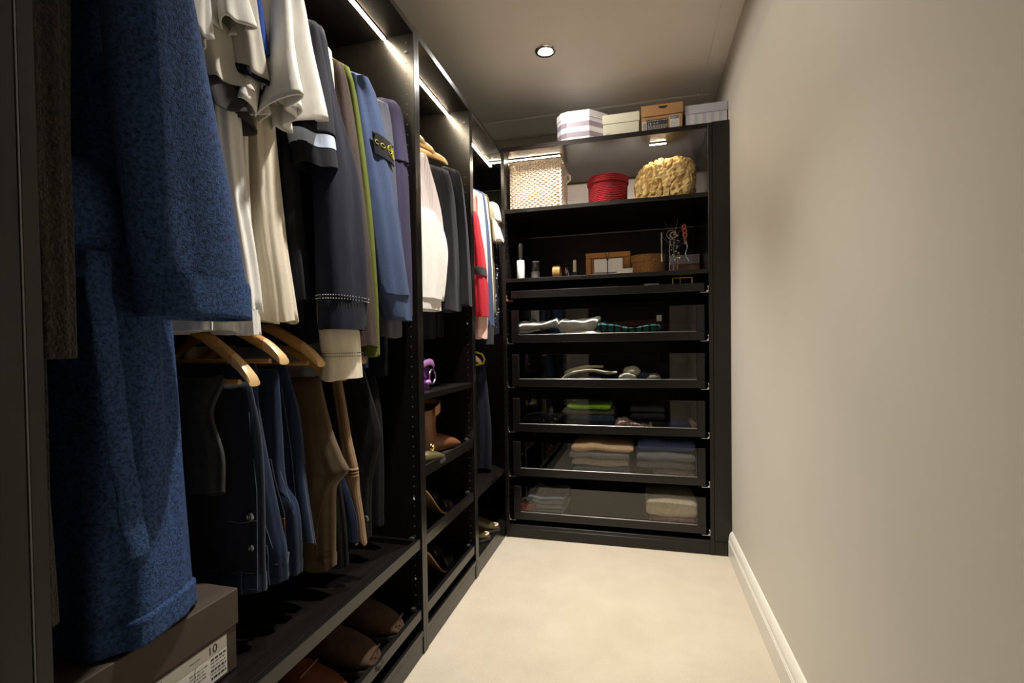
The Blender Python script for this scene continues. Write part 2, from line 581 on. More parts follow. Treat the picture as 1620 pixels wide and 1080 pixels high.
w3 = side_wardrobe(*S3, 'open wardrobe in the far left corner, joining the end wardrobe', right_panel=False, plinth_top=.078)
led_strip(w3, XF-.10, S3[0]+T+.002, 2.555)
rail(w3, -.97, S3[0]+T, 2.9, 1.84)
rail(w3, -.97, S3[0]+T, 2.9, 1.03)
box_part('shelf', (-1.25, XF-.005, S3[0]+T, 2.960, .331, .350), M['woody'], w3)
box_part('corner_base_panel', (-1.26, XF-.005, 2.401, 2.964, .0, .078), M['woody'], w3)
box_part('end_back_panel', (-1.26, -.684, 2.965, 2.972, .0, 1.976), M['black_back'], w3)
box_part('corner_back_panel', (-1.268, -1.261, 2.401, 2.964, 0, 1.976), M['black_back'], w3)
box_part('corner_top_panel', (-1.26, -.684, 2.401, 2.965, 1.976, 1.998), M['woody'], w3)

# end panel that closes the run of wardrobes against the entrance wall: it fills the left edge of the picture
t = thing('end_panel', (-.97, .30, 0), 'tall dark end panel at the left edge, beside the fleece robes', 'panel')
box_part('panel_board', (-1.26, XF+.001, .221, .3915, 0, H), M['wood'], t)
box_part('gap_light_strip', (-.70, XF+.0016, .3918, .3935, 0, H), plain('painted_gap_light', (.085, .085, .08), .4), t, 0)  # added thin strip, its grey painted as light leaking between the panels

# ---- end wardrobe with glass fronted drawers
XA, XI = -.662, .310       # inner faces of its side panels
t = thing('drawer_wardrobe', (-.17, 2.69, 0), 'open wardrobe across the far end with five glass-fronted drawers', 'wardrobe')
WR = t
m = MB(); m.box(XA-T, XA, YR, YB-.004, 0, 1.945, .001); m.box(XA-T, XA, YR, 2.49, 1.945, H, .001); m.box(XA-T, XA, 2.53, YB-.004, 1.945, H, .001)
finish('side_panel', m, M['wood'], t)
box_part('side_panel', (XI, XI+T, YR, YB-.004, 0, H), M['wood'], t)
box_part('filler_panel', (XI+T+.0005, XR-.0005, YR+.001, YR+.02, .067, H+.003), M['wood'], t)
box_part('filler_plinth', (XI+T+.0005, XR-.018, YR+.002, YR+.02, 0, .0655), M['woodx'], t)
box_part('top_panel', (XA, XI, YR, YB-.004, 1.976, H), M['gloss'], t)
box_part('base_panel', (XA, XI, YR+.004, YB-.004, .052, .068), M['woodx'], t)
box_part('plinth', (XA, XI, YR+.003, YR+.02, 0, .0515), M['woodx'], t)
box_part('shelf', (XA, XI, YR+.002, YB-.012, 1.665, 1.685), M['woodx'], t)
box_part('shelf', (XA, XI, YR+.002, YB-.012, 1.313, 1.332), M['woodx'], t)
box_part('back_panel', (XA, XI, YB-.012, YB-.004, 1.69, 1.97), M['tile_white'], t, label='white back panel')
box_part('back_panel', (XA, XI, YB-.012, YB-.004, .07, 1.66), M['black_back'], t)
peg_holes_m = MB()
for z in [.12+.032*i for i in range(57)]:
    peg_holes_m.lathe([(.0026, 0), (.0024, .0008), (.0014, .0008)], (XA, 2.437, z), 8, 'x')
o = finish('peg_hole', peg_holes_m, M['peg'], t); o['kind'] = 'stuff'
b = box_part('led_strip', (-.78, -.39, 2.500, 2.514, 1.970, 1.9755), M['steel'], t)
box_part('led_diffuser', (-.775, -.392, 2.503, 2.511, 1.9685, 1.970), M['led_bright'], b, .001)
b = box_part('led_strip', (.055, .135, 2.500, 2.514, 1.970, 1.9755), M['steel'], t)
box_part('led_diffuser', (.057, .133, 2.503, 2.511, 1.9685, 1.970), M['led_bright'], b, .001)

b = box_part('led_strip', (XA+.02, XI-.02, 2.925, 2.937, 1.6853, 1.6893), M['steel'], t)
box_part('led_diffuser', (XA+.022, XI-.022, 2.927, 2.935, 1.6893, 1.6915), M['led_back'], b, .0005)

def runner_bracket(parent, x, z, sgn, y=YR+.004):
    m = MB()
    m.box(min(x, x-sgn*.002), max(x, x-sgn*.002), y, y+.03, z, z+.030, .0004)
    m.box(min(x, x-sgn*.036), max(x, x-sgn*.036), y, y+.03, z, z+.0022, .0004)
    m.lathe([(.0042, 0), (.0042, -.003), (.002, -.004)], (x-sgn*.006, y, z+.006), 10, 'y')
    m.lathe([(.003, 0), (.003, -.002)], (x-sgn*.003, y, z+.027), 8, 'y')
    finish('runner_bracket', m, M['chrome'], parent)

DZ = [(1.004, 1.168), (.7785, .943), (.549, .7195), (.3205, .4965), (.095, .2665)]
DXA, DXB = -.637, .292
for z0, z1 in DZ:
    yf = YR+.004
    d = box_part('drawer', (DXA+.02, DXB-.02, yf+.02, YB-.05, z0+.012, z0+.020), M['woodx'], t)
    m = MB()
    m.box(DXA, DXB, yf, yf+.018, z0, z0+.040, .0012)
    m.box(DXA, DXA+.038, yf, yf+.018, z0+.040, z1, .0012); m.box(DXB-.036, DXB, yf, yf+.018, z0+.040, z1, .0012)
    finish('drawer_front', m, M['woodx'], d)
    box_part('glass_pane', (DXA+.0385, DXB-.0365, yf+.006, yf+.010, z0+.0405, z1), M['glass'], d, .0005)
    m = MB(); m.box(DXA+.0385, DXB-.0365, yf-.0005, yf+.012, z0+.0395, z0+.0415, .0004)
    finish('glass_bead', m, M['steel'], d)
    for xa in (DXA+.004, DXB-.016):
        box_part('drawer_side', (xa, xa+.012, yf+.019, YB-.05, z0+.004, z0+.10), M['wood'], d)
    box_part('drawer_back', (DXA+.017, DXB-.017, YB-.062, YB-.05, z0+.021, z0+.10), M['woodx'], d)
    runner_bracket(d, XA+.0005, z0-.006, -1); runner_bracket(d, XI-.0005, z0-.006, 1)
# shallow top tray
d = box_part('drawer', (DXA+.02, DXB-.02, YR+.02, YB-.05, 1.236, 1.242), M['woodx'], t)
box_part('drawer_front', (DXA, DXB, YR+.004, YR+.02, 1.231, 1.269), M['woodx'], d)
for xa in (DXA+.004, DXB-.016): box_part('drawer_side', (xa, xa+.012, YR+.021, YB-.05, 1.232, 1.262), M['wood'], d)
runner_bracket(d, XA+.0005, 1.218, -1); runner_bracket(d, XI-.0005, 1.224, 1)

# ================================================================== CLOTHES ON THE TOP RAIL
F = {}
F['robe'] = fabric('navy_fleece', (.030, .063, .158), 480, 1.0, .8, 190, .0, crease=.2, bdist=.002)
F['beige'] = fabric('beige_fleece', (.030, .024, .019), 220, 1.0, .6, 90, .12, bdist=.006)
F['white'] = fabric('white_cotton', (.80, .79, .75), 1200, .12, .03)
F['cream'] = fabric('cream_cotton', (.72, .65, .52), 1200, .12, .04)
F['offwhite'] = fabric('off_white_cotton', (.60, .57, .50), 1200, .12, .04)
F['blue'] = fabric('royal_blue_cotton', (.012, .06, .34), 1200, .15, .06)
F['grey_lining'] = fabric('charcoal_cotton', (.05, .05, .052), 1100, .2, .1)
F['navyblack'] = fabric('black_navy_pique', (.010, .011, .017), 1000, .3, .15)
F['navy'] = fabric('navy_jersey', (.0070, .0088, .019), 900, .3, .18, 220)
F['brown'] = fabric('taupe_brown_knit', (.052, .036, .030), 800, .4, .15, 160)
F['lime'] = fabric('lime_green_cotton', (.105, .125, .018), 900, .25, .08)
F['slate'] = fabric('slate_blue_sweatshirt', (.046, .070, .145), 900, .3, .14, 240)
F['greyknit'] = fabric('grey_marl_knit', (.095, .10, .125), 800, .35, .2, 300)
F['purple'] = fabric('dusky_purple_knit', (.040, .035, .072), 800, .35, .14, 300)
F['bluegrey'] = fabric('pale_blue_grey_cotton', (.33, .36, .42), 1100, .15, .05)
F['charcoal'] = fabric('charcoal_wool', (.024, .026, .031), 700, .35, .2, 300)
F['band'] = fabric('pale_blue_rib', (.50, .58, .74), 900, .3, .05)
F['red'] = fabric('red_jersey', (.40, .010, .022), 900, .25, .08)
F['pink'] = fabric('pale_pink_cotton', (.74, .47, .42), 1000, .15, .05)
F['khaki'] = fabric('olive_khaki_cotton', (.10, .085, .035), 800, .25, .12)
F['navydark'] = fabric('midnight_navy_twill', (.0034, .0048, .012), 900, .25, .2)
F['black'] = fabric('black_twill', (.008, .008, .009), 900, .25, .2)
F['stripe'] = striped('pink_striped_shirting', (.80, .78, .77), (.72, .48, .46), 1, 130, .62, .8)

def body(parent, mat, S, hem, sw=.185, cx=-.965, neck=.05, thick=.017, hem_t=.02, amp=.007, seed=1, lean=.55, hem_w=None, zw=.006, hem_y=None, shade_n=72):
    """flat hanging trunk of a garment behind the sleeve rows S"""
    zs = S[0][0]
    def yc(z):
        pts = sorted([(r[0], (r[1]+r[2])/2) for r in S])
        if z <= pts[0][0]: v = pts[0][1]
        elif z >= pts[-1][0]: v = pts[-1][1]
        else:
            for (a, ya), (b, yb) in zip(pts[:-1], pts[1:]):
                if a <= z <= b: v = ya+(yb-ya)*(z-a)/(b-a); break
        top = (S[0][1]+S[0][2])/2
        return top+(v-top)*lean
    hw = sw+.015 if hem_w is None else hem_w
    y_end = yc(hem) if hem_y is None else hem_y
    rows = [(zs+neck+.008, cx, yc(zs), .045, .012, 0), (zs+neck, cx, yc(zs), .07, .026, 0),
            (zs+neck*.45, cx, yc(zs), sw*.72, .03, amp*.3), (zs, cx, yc(zs), sw, .026, amp*.4),
            (zs-.08, cx, yc(zs-.08), sw+.004, thick*1.15, amp*.7)]
    mid = (zs+hem)/2
    rows += [(mid, cx, (yc(mid)+ (y_end if hem_y else yc(mid)))/2, sw+.006, thick, amp), (hem+.08, cx, y_end, hw, hem_t, amp), (hem, cx, y_end, hw, hem_t, amp)]
    mb = MB()
    cloth(mb, rows, 34, shade_n, seed, (4, 7, 11, 17), capA=True, zwave=zw, drift=1.2)
    return finish('body', mb, mat, parent, angle=60)

def sleeve(parent, mat, S, rx=.034, amp=.005, seed=1, n=40, m=26, dome=True, amp_end=None, freqs=(2, 3, 5, 9), zw=.004, name='sleeve', drift=2.2, hem_in=.02):
    mb = MB()
    cloth(mb, sleeve_rows(S, rx, amp, dome, amp_end), m, n, seed, freqs, capA=True, zwave=zw, drift=drift, hem_in=hem_in)
    return finish(name, mb, mat, parent, angle=60)

def far_sleeve(parent, mat, S, rx=.03, seed=5, cx=-.965, length=None):
    """the same sleeve on the other side of the hanger, hanging at the back of the wardrobe"""
    k = len(S) if length is None else length
    T_ = [(z, a, b, 2*cx-x+.02) for z, a, b, x in S[:k]]
    mb = MB()
    rows = sleeve_rows(T_, rx, .004, False)
    z, x, y, r1, r2, am = rows[0]
    rows = [(z+.018, x+.02, y, r1*.25, r2*.25, 0), (z+.012, x+.012, y, r1*.7, r2*.7, 0)] + rows
    cloth(mb, rows, 16, 24, seed, (2, 3, 5))
    return finish('sleeve', mb, mat, parent, angle=60)

def garment(name, label, cat, S, group=None):
    y = sum((r[1]+r[2])/2 for r in S)/len(S)
    return thing(name, (-.965, y, S[-1][0]), label, cat, group)

GR = 'clothes hanging on the top rail of the widest wardrobe'

# --- beige fluffy robe, far left
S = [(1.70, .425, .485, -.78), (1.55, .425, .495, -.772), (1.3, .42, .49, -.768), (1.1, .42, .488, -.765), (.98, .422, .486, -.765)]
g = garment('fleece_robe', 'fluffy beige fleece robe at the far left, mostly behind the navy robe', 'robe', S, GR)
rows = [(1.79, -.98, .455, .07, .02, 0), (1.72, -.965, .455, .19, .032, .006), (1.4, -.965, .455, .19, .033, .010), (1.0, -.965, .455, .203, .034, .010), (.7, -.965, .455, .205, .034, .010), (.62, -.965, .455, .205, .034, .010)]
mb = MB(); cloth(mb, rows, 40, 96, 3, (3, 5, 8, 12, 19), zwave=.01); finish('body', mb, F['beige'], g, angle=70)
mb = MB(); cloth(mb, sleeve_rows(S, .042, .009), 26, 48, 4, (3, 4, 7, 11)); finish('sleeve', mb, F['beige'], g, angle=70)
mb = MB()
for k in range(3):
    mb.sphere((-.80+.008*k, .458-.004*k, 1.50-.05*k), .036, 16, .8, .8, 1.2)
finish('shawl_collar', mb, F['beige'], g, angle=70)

# --- navy fleece robe
S = [(1.70, .520, .600, -.735), (1.62, .515, .612, -.715), (1.562, .514, .618, -.705), (1.51, .514, .627, -.70), (1.423, .517, .648, -.70), (1.334, .521, .669, -.70), (1.241, .529, .690, -.70), (1.144, .538, .707, -.70), (1.090, .548, .716, -.70)]
g = garment('fleece_robe', 'navy blue fleece dressing gown with wide turned-up sleeve, hanging at front left', 'robe', S, GR)
rows = [(1.80, -.965, .56, .05, .02, 0), (1.77, -.965, .56, .09, .035, 0), (1.71, -.965, .575, .19, .060, .005), (1.60, -.965, .590, .195, .085, .007),
        (1.2, -.96, .597, .197, .094, .012), (1.03, -.958, .599, .199, .096, .012), (.80, -.958, .602, .208, .100, .014), (.60, -.958, .604, .214, .102, .017), (.536, -.958, .604, .216, .103, .017)]
mb = MB(); cloth(mb, rows, 44, 96, 21, (3, 5, 8, 12), zwave=.006, hem_in=.03, expo=.7); finish('body', mb, F['robe'], g, angle=70)
# sewn hem band at the bottom, following the folds of the body
wr = [(r[0], r[1], r[2], r[3]+.004, r[4]+.004, r[5]) for r in interp_rows(rows, 90) if r[0] <= .588]
wr = [(wr[0][0]+.001, wr[0][1], wr[0][2], wr[0][3]-.004, wr[0][4]-.004, wr[0][5])]+wr
mb = MB(); cloth(mb, wr, 12, 96, 21, (3, 5, 8, 12), zwave=.006, hem_in=.02, expo=.7, capA=False, z0=1.80); finish('hem', mb, F['robe'], g, angle=70)
sl = sleeve(g, F['robe'], S, .052, .006, 8, 56, 40, hem_in=.0, freqs=(2, 3, 4, 7))
C = [(1.102, .5445, .7195, -.70), (1.097, .543, .7225, -.70), (1.06, .549, .7245, -.70), (1.040, .554, .7245, -.70)]
mb = MB(); cloth(mb, sleeve_rows(C, .057, .006, False), 10, 56, 8, (2, 3, 4, 7), capA=False, hem_in=.05); finish('cuff', mb, F['robe'], g, angle=70)
far_sleeve(g, F['robe'], S, .045, 9)
# long strip of the tie belt hanging down the front and a loop of it at the waist
mb = MB()
pts = [(-.742, .517, 1.13), (-.735, .512, 1.09), (-.730, .516, 1.0), (-.722, .524, .858), (-.716, .532, .766), (-.712, .538, .69)]
P = interp_rows([(p[2], p[0], p[1]) for p in pts], 24)
rings = []
for i, (z, x, y) in enumerate(P):
    w = .0175; tck = .006
    rings.append([(x+tck*sin(a)+.002*sin(5*i*.3), y+w*cos(a), z) for a in [2*pi*k/14 for k in range(14)]])
mb.loft(rings); finish('belt', mb, F['robe'], g, angle=70)
mb = MB(); mb.sphere((-.795, .520, 1.185), .07, 28, .8, 1.12, 1.26)
finish('belt_loop', mb, F['robe'], g, angle=70)

# --- short sleeved shirts
def short(name, label, S, mat, hem, seed, rx=.05, amp=.006, amp_end=.022, sw=.175, cuff=None, hem_y=None, thick=.014, dome=True, freqs=(3, 5, 7), zw=.014, bodyamp=.008, hem_w=None, lining=None):
    g = garment(name, label, 'shirt', S, GR)
    body(g, mat, S, hem, sw, seed=seed, thick=thick, hem_t=thick+.004, amp=bodyamp, hem_y=hem_y, hem_w=hem_w)
    mb = MB(); cloth(mb, sleeve_rows(S, rx, amp, dome, amp_end), 30, 72, seed+50, freqs, zwave=zw, hem_in=.0, drift=1.0)
    sl = finish('sleeve', mb, mat, g, angle=70)
    so = sl.modifiers.new('thickness', 'SOLIDIFY'); so.thickness = .0035; so.offset = -1
    far_sleeve(g, mat, S, seed=seed+7)
    return g, sl

Sa = [(1.70, .664, .695, -.765), (1.655, .660, .695, -.755), (1.587, .652, .694, -.748), (1.526, .645, .695, -.744)]
short('polo_shirt', 'white polo shirt pressed against the navy robe sleeve', Sa, F['white'], 1.07, 31, rx=.042, amp_end=.012)
Sb = [(1.72, .708, .752, -.765), (1.701, .706, .759, -.757), (1.634, .698, .777, -.748), (1.600, .690, .786, -.744), (1.576, .689, .786, -.743)]
g, sl = short('tee_shirt', 'white short-sleeved shirt with rolled sleeve hem, second from the navy robe', Sb, F['white'], 1.025, 32, rx=.050, amp_end=.050, hem_w=.19)
# second layer of that sleeve, the turned lower hem
Sb2 = [(1.595, .714, .772, -.790), (1.536, .700, .785, -.786), (1.482, .694, .786, -.782)]
mb = MB(); cloth(mb, sleeve_rows(Sb2, .046, .006, True, .055), 18, 64, 90, (2, 3, 5, 7), zwave=.012, hem_in=.01); finish('inner_sleeve', mb, F['offwhite'], g, angle=70)
Sg = [(1.71, .757, .800, -.764), (1.688, .757, .807, -.756), (1.615, .757, .811, -.748), (1.558, .758, .820, -.744), (1.513, .758, .829, -.741)]
g, sl = short('polo_shirt', 'off-white polo shirt with dark-lined sleeve opening, in front of the blue one', Sg, F['offwhite'], 1.04, 33, rx=.040, amp_end=.010)
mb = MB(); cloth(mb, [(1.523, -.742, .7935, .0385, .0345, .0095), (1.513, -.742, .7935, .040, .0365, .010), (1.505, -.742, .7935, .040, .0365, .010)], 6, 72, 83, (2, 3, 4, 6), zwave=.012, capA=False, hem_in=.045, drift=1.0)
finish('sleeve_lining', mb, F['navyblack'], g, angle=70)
Sg2 = [(1.545, .730, .785, -.790), (1.509, .722, .797, -.785), (1.474, .715, .813, -.781), (1.440, .722, .829, -.778)]
g = garment('tee_shirt', 'charcoal grey shirt with drooping short sleeve among the white shirts', 'shirt', Sg2, GR)
mb = MB(); cloth(mb, sleeve_rows(Sg2, .044, .006, True, .045), 18, 64, 91, (2, 3, 5), zwave=.014, hem_in=.02); finish('sleeve', mb, F['grey_lining'], g, angle=70)
body(g, F['grey_lining'], [(1.72, .76, .80, -.76), (1.44, .76, .80, -.76)], 1.12, .165, seed=92)
Sbl = [(1.765, .775, .815, -.768), (1.747, .773, .820, -.760), (1.68, .782, .833, -.754), (1.62, .787, .838, -.748), (1.575, .791, .841, -.745)]
short('polo_shirt', 'royal blue short-sleeved polo shirt between the white shirts', Sbl, F['blue'], 1.10, 34, rx=.036, amp_end=.006, freqs=(2, 3, 5), zw=.006)
Sc = [(1.80, .815, .88, -.768), (1.788, .815, .883, -.762), (1.719, .822, .899, -.757), (1.607, .803, .903, -.748), (1.537, .786, .902, -.743), (1.468, .768, .903, -.738)]
short('tee_shirt', 'white T-shirt with frilled sleeve hem right of the blue polo shirt', Sc, F['white'], 1.05, 35, rx=.054, amp_end=.075, hem_w=.19)
Sd = [(1.85, .868, .925, -.780), (1.831, .864, .930, -.775), (1.765, .872, .955, -.770), (1.658, .872, .970, -.764), (1.573, .864, .982, -.758), (1.500, .862, .984, -.754)]
short('tee_shirt', 'white T-shirt with large frilled sleeve, rightmost of the white shirts', Sd, F['white'], 1.06, 36, rx=.050, amp_end=.072, hem_w=.19)

# --- long white sleeves and tails hanging below the short sleeves
def long_shirt(name, label, S, mat, hem, seed, cat='shirt', rx=.03, amp=.006, sw=.18, cuffS=None, cuffmat=None, amp_end=None, lean=.55, thick=.015, bodymat=None, hem_w=None, group=GR, cx=-.965, far=True, neck=.05):
    g = garment(name, label, cat, S, group)
    body(g, bodymat or mat, S, hem, sw, seed=seed, lean=lean, thick=thick, hem_w=hem_w, cx=cx, neck=neck)
    sleeve(g, mat, S, rx, amp, seed+3, amp_end=amp_end)
    if far: far_sleeve(g, mat, S, .028, seed+4, cx)
    if cuffS:
        mb = MB(); cloth(mb, sleeve_rows(cuffS, rx*.92, .003, False), 8, 40, seed+6, (3, 7, 12), capA=False, hem_in=.03)
        finish('cuff', mb, cuffmat or mat, g, angle=60)
    return g
Sw1 = [(1.72, .745, .79, -.785), (1.45, .755, .815, -.79), (1.30, .765, .820, -.785), (1.15, .78, .835, -.775), (1.065, .785, .835, -.768)]
long_shirt('shirt', 'white long-sleeved shirt with gathered cuff under the white T-shirts', Sw1, F['white'], 1.022, 41, rx=.026, amp=.008, cuffS=[(1.068, .790, .832, -.767), (1.05, .792, .830, -.767), (1.018, .794, .832, -.767)], hem_w=.195)
Sw2 = [(1.74, .86, .90, -.79), (1.45, .87, .93, -.80), (1.25, .88, .945, -.795), (1.12, .895, .955, -.785), (1.05, .90, .962, -.78)]
long_shirt('shirt', 'cream long-sleeved shirt hanging beside the first dark sleeves', Sw2, F['cream'], 1.05, 42, rx=.026, amp=.008, hem_w=.19)

# --- dark polo with a pale sleeve band
Sp = [(1.74, .960, .995, -.765), (1.722, .960, 1.000, -.758), (1.657, .952, 1.025, -.752), (1.584, .942, 1.040, -.746), (1.485, .940, 1.045, -.740)]
g, sl = short('polo_shirt', 'black and navy polo shirt with pale blue band on its sleeve', Sp, F['navyblack'], 1.06, 43, rx=.042, amp=.004, amp_end=.008, freqs=(2, 3, 5), zw=.006)
Bp = [(1.484, .940, 1.045, -.740), (1.480, .941, 1.0455, -.740), (1.465, .945, 1.046, -.739), (1.455, .947, 1.046, -.738)]
mb = MB(); cloth(mb, sleeve_rows(Bp, .0435, .008, False), 8, 72, 93, (2, 3, 5), capA=False, hem_in=.0, zwave=.006, drift=1.0)
finish('sleeve_band', mb, F['band'], g, angle=60)
Bq = [(1.457, .947, 1.045, -.738), (1.445, .949, 1.045, -.737), (1.412, .953, 1.044, -.734)]
mb = MB(); cloth(mb, sleeve_rows(Bq, .0425, .008, False), 8, 72, 93, (2, 3, 5), capA=False, hem_in=.03, zwave=.006, drift=1.0)
finish('sleeve_hem', mb, F['navyblack'], g, angle=60)
Sk = [(1.70, .955, 1.00, -.79), (1.5, .945, 1.00, -.80), (1.3, .945, 1.005, -.795), (1.19, .955, 1.010, -.785), (1.10, .962, 1.012, -.78)]
g = long_shirt('shirt', 'black long-sleeved top with small white lettering on its sleeve', Sk, F['navyblack'], 1.05, 44, rx=.026)
text_part('sleeve_print', 'BJS', .026, plain('white_print', (.75, .75, .75), .6), g, (-.775, .9625, 1.178), (0.10, .06, 1), (-.8, -.6, .1))

# --- navy long sleeve with stitched cuff, cream sleeve below it
Sn = [(1.751, .972, 1.022, -.758), (1.668, .978, 1.044, -.752), (1.575, .984, 1.063, -.743), (1.435, .992, 1.138, -.732), (1.305, .990, 1.150, -.725), (1.195, .985, 1.155, -.720), (1.110, .984, 1.152, -.716)]
Cn = [(1.112, .985, 1.150, -.716), (1.09, .984, 1.147, -.715), (1.034, .984, 1.136, -.714)]
g = long_shirt('sweatshirt', 'navy long-sleeved sweatshirt with stitched cuff over a cream sleeve', Sn, F['navy'], 1.0, 45, 'sweatshirt', rx=.042, cuffS=Cn)
def stitches(parent, S, z, rx, n, mat, y0=None):
    """two rows of stitch dots on the side of a cuff that faces the room"""
    a = min(r[1] for r in S); b = max(r[2] for r in S); x = S[0][3]
    mb = MB()
    for row in (0, .008):
        for k in range(n):
            u = -1.45+1.9*k/(n-1)
            ang = pi/2*u
            yy = (a+b)/2+((b-a)/2+.0008)*math.copysign(abs(sin(ang))**.85, sin(ang)); xx = x+rx*math.copysign(abs(cos(ang))**.85, cos(ang))+.0008*cos(ang)
            mb.box(xx-.0008, xx+.0012, yy-.0014, yy+.0014, z+row-.0009, z+row+.0009, 0)
    o = finish('stitching', mb, mat, parent, False); o['kind'] = 'stuff'
stitches(g, Cn, 1.106, .043, 26, plain('pale_stitch', (.6, .6, .62), .8))
Sr = [(1.757, 1.065, 1.091, -.785), (1.636, 1.060, 1.114, -.782), (1.398, 1.054, 1.150, -.780), (1.202, 1.040, 1.160, -.775), (1.035, 1.024, 1.157, -.745), (.973, 1.026, 1.149, -.738), (.911, 1.021, 1.153, -.736)]
g = long_shirt('shirt', 'cream long-sleeved shirt whose dotted cuff hangs below the navy cuff', Sr, F['cream'], .915, 46, rx=.034, amp=.004, bodymat=F['bluegrey'], hem_w=.20, lean=.3)
stitches(g, [(0, 1.024, 1.151, -.737)], .968, .0365, 26, plain('dark_stitch', (.08, .06, .05), .8))

# --- taupe cardigan lined in lime
Sbn = [(1.728, 1.090, 1.126, -.767), (1.627, 1.100, 1.160, -.758), (1.411, 1.120, 1.190, -.745), (1.245, 1.132, 1.208, -.736), (1.125, 1.135, 1.215, -.731), (.992, 1.140, 1.220, -.727)]
g = long_shirt('cardigan', 'taupe brown knitted top hanging against a lime green one', Sbn, F['brown'], .985, 47, 'knitwear', rx=.030, amp=.003)
Sl = [(1.735, 1.118, 1.146, -.768), (1.668, 1.146, 1.174, -.760), (1.387, 1.180, 1.210, -.742), (1.152, 1.190, 1.215, -.731), (1.004, 1.188, 1.216, -.727), (.966, 1.184, 1.214, -.725)]
g = long_shirt('cardigan', 'lime green knitted top peeping out behind the taupe one', Sl, F['lime'], .966, 48, 'knitwear', rx=.030, amp=.002)

# --- slate sweatshirt with the compass badge
Ss = [(1.728, 1.150, 1.200, -.760), (1.703, 1.160, 1.249, -.755), (1.603, 1.172, 1.308, -.745), (1.446, 1.196, 1.351, -.734), (1.268, 1.222, 1.387, -.724), (1.146, 1.240, 1.405, -.718)]
Cs = [(1.148, 1.245, 1.403, -.718), (1.12, 1.262, 1.400, -.717), (1.070, 1.284, 1.394, -.715)]
g = long_shirt('sweatshirt', 'slate blue sweatshirt with black badge and yellow compass emblem on the sleeve', Ss, F['slate'], .93, 49, 'sweatshirt', rx=.042, amp=.009, cuffS=Cs)
def badge(parent):
    # patch curved over the sleeve: local frame on the ellipse surface, centre y 1.265, z 1.545
    yc, ry, xc, rx = 1.258, .0735, -.741, .0435
    def S_(u, z, off=0):       # u in -1..1 across the sleeve, z height
        a = u*pi/2
        return Vector((xc+(rx+off)*math.copysign(abs(cos(a))**.85, cos(a)), yc+(ry+off)*math.copysign(abs(sin(a))**.85, u) + (1.545-z)*.22, z))
    mb = MB()
    rings = []
    us = [-.45+.88*i/14 for i in range(15)]
    zs = [1.581-.056*j/8 for j in range(9)]
    def corner(u, z):
        return u
    top = [[S_(u, z, .0055) for u in us] for z in zs]
    bot = [[S_(u, z, .001) for u in us] for z in zs]
    for r_ in (0, 8):
        pass
    mb.loft(top, False, False, False)
    vs_ = mb.bm.verts[:]
    mb.loft(bot, False, False, False)
    mb.loft([[top[j][0] for j in range(9)], [bot[j][0] for j in range(9)]], False, False, False)
    mb.loft([[top[j][-1] for j in range(9)], [bot[j][-1] for j in range(9)]], False, False, False)
    mb.loft([top[0], bot[0]], False, False, False); mb.loft([top[-1], bot[-1]], False, False, False)
    b = finish('badge', mb, fabric('black_badge_felt', (.009, .009, .009), 900, .3), parent, angle=60)
    b['label'] = 'black badge with yellow compass'
    ym = fabric('yellow_thread', (.62, .56, .05), 900, .3)
    def emb(name, pts, r):
        m2 = MB(); m2.tube(pts, r, 6); finish(name, m2, ym, b)
    uc, zc, ru, rz = .22, 1.556, .20, .0165
    emb('compass_ring', [S_(uc+ru*cos(a), zc+rz*sin(a), .0065) for a in [2*pi*k/28 for k in range(29)]], .0010)
    for k in range(4):
        a = pi*k/4
        emb('compass_arm', [S_(uc+ru*.8*s*cos(a), zc+rz*.8*s*sin(a), .0066) for s in (-1, -.5, 0, .5, 1)], .0008 if k % 2 else .0013)
    emb('badge_letter', [S_(-.14+.075*cos(a), zc-.001+.005*sin(a), .0066) for a in [2*pi*k/14 for k in range(15)]], .0009)
    emb('badge_letter', [S_(-.33+.07*cos(a), zc+.001+.005*sin(a), .0066) for a in [pi/3+4.2*k/12 for k in range(13)]], .0007)
    # two little buttons that hold the badge
    for u in (-.40, .36):
        m2 = MB(); p = S_(u, 1.577, .007); m2.lathe([(.0035, 0), (.0035, .002), (.002, .003)], tuple(p), 10, 'x'); finish('button', m2, M['black'], b)
badge(g)

# --- grey and purple jumpers at the right end
Sgr = [(1.719, 1.262, 1.325, -.758), (1.695, 1.268, 1.350, -.755), (1.573, 1.272, 1.355, -.745), (1.403, 1.275, 1.361, -.737), (1.2, 1.28, 1.37, -.735), (1.02, 1.29, 1.37, -.735)]
long_shirt('jumper', 'grey jumper squeezed between the slate sweatshirt and the purple jumper', Sgr, F['greyknit'], .95, 51, 'knitwear', rx=.033, lean=.4)
Spu = [(1.737, 1.335, 1.375, -.748), (1.715, 1.338, 1.396, -.742), (1.675, 1.345, 1.405, -.738), (1.560, 1.345, 1.405, -.724)]
Spu2 = [(1.565, 1.348, 1.400, -.727), (1.494, 1.342, 1.403, -.722), (1.284, 1.335, 1.402, -.716), (1.085, 1.325, 1.395, -.712)]
g = garment('jumper', 'dusky purple jumper at the right end of the rail, against the side panel', 'knitwear', Spu2, GR)
body(g, F['purple'], [Spu[0], Spu2[-1]], .97, .18, seed=52, cx=-.955)
sleeve(g, F['purple'], Spu, .037, .003, 55, m=14, hem_in=.02)
sleeve(g, F['purple'], Spu2, .033, .004, 56, dome=False, name='lower_sleeve')
far_sleeve(g, F['purple'], Spu2, .028, 57)
# dark folded top hanging lowest at the right
Sx = [(1.70, 1.285, 1.315, -.80), (1.3, 1.28, 1.34, -.80), (1.0, 1.275, 1.36, -.80), (.94, 1.275, 1.36, -.80)]
g = garment('jumper', 'dark navy top hanging lowest behind the slate sweatshirt cuff', 'knitwear', Sx, GR)
body(g, F['navydark'], Sx, .905, .175, seed=58, lean=.4, hem_w=.21, cx=-.945)

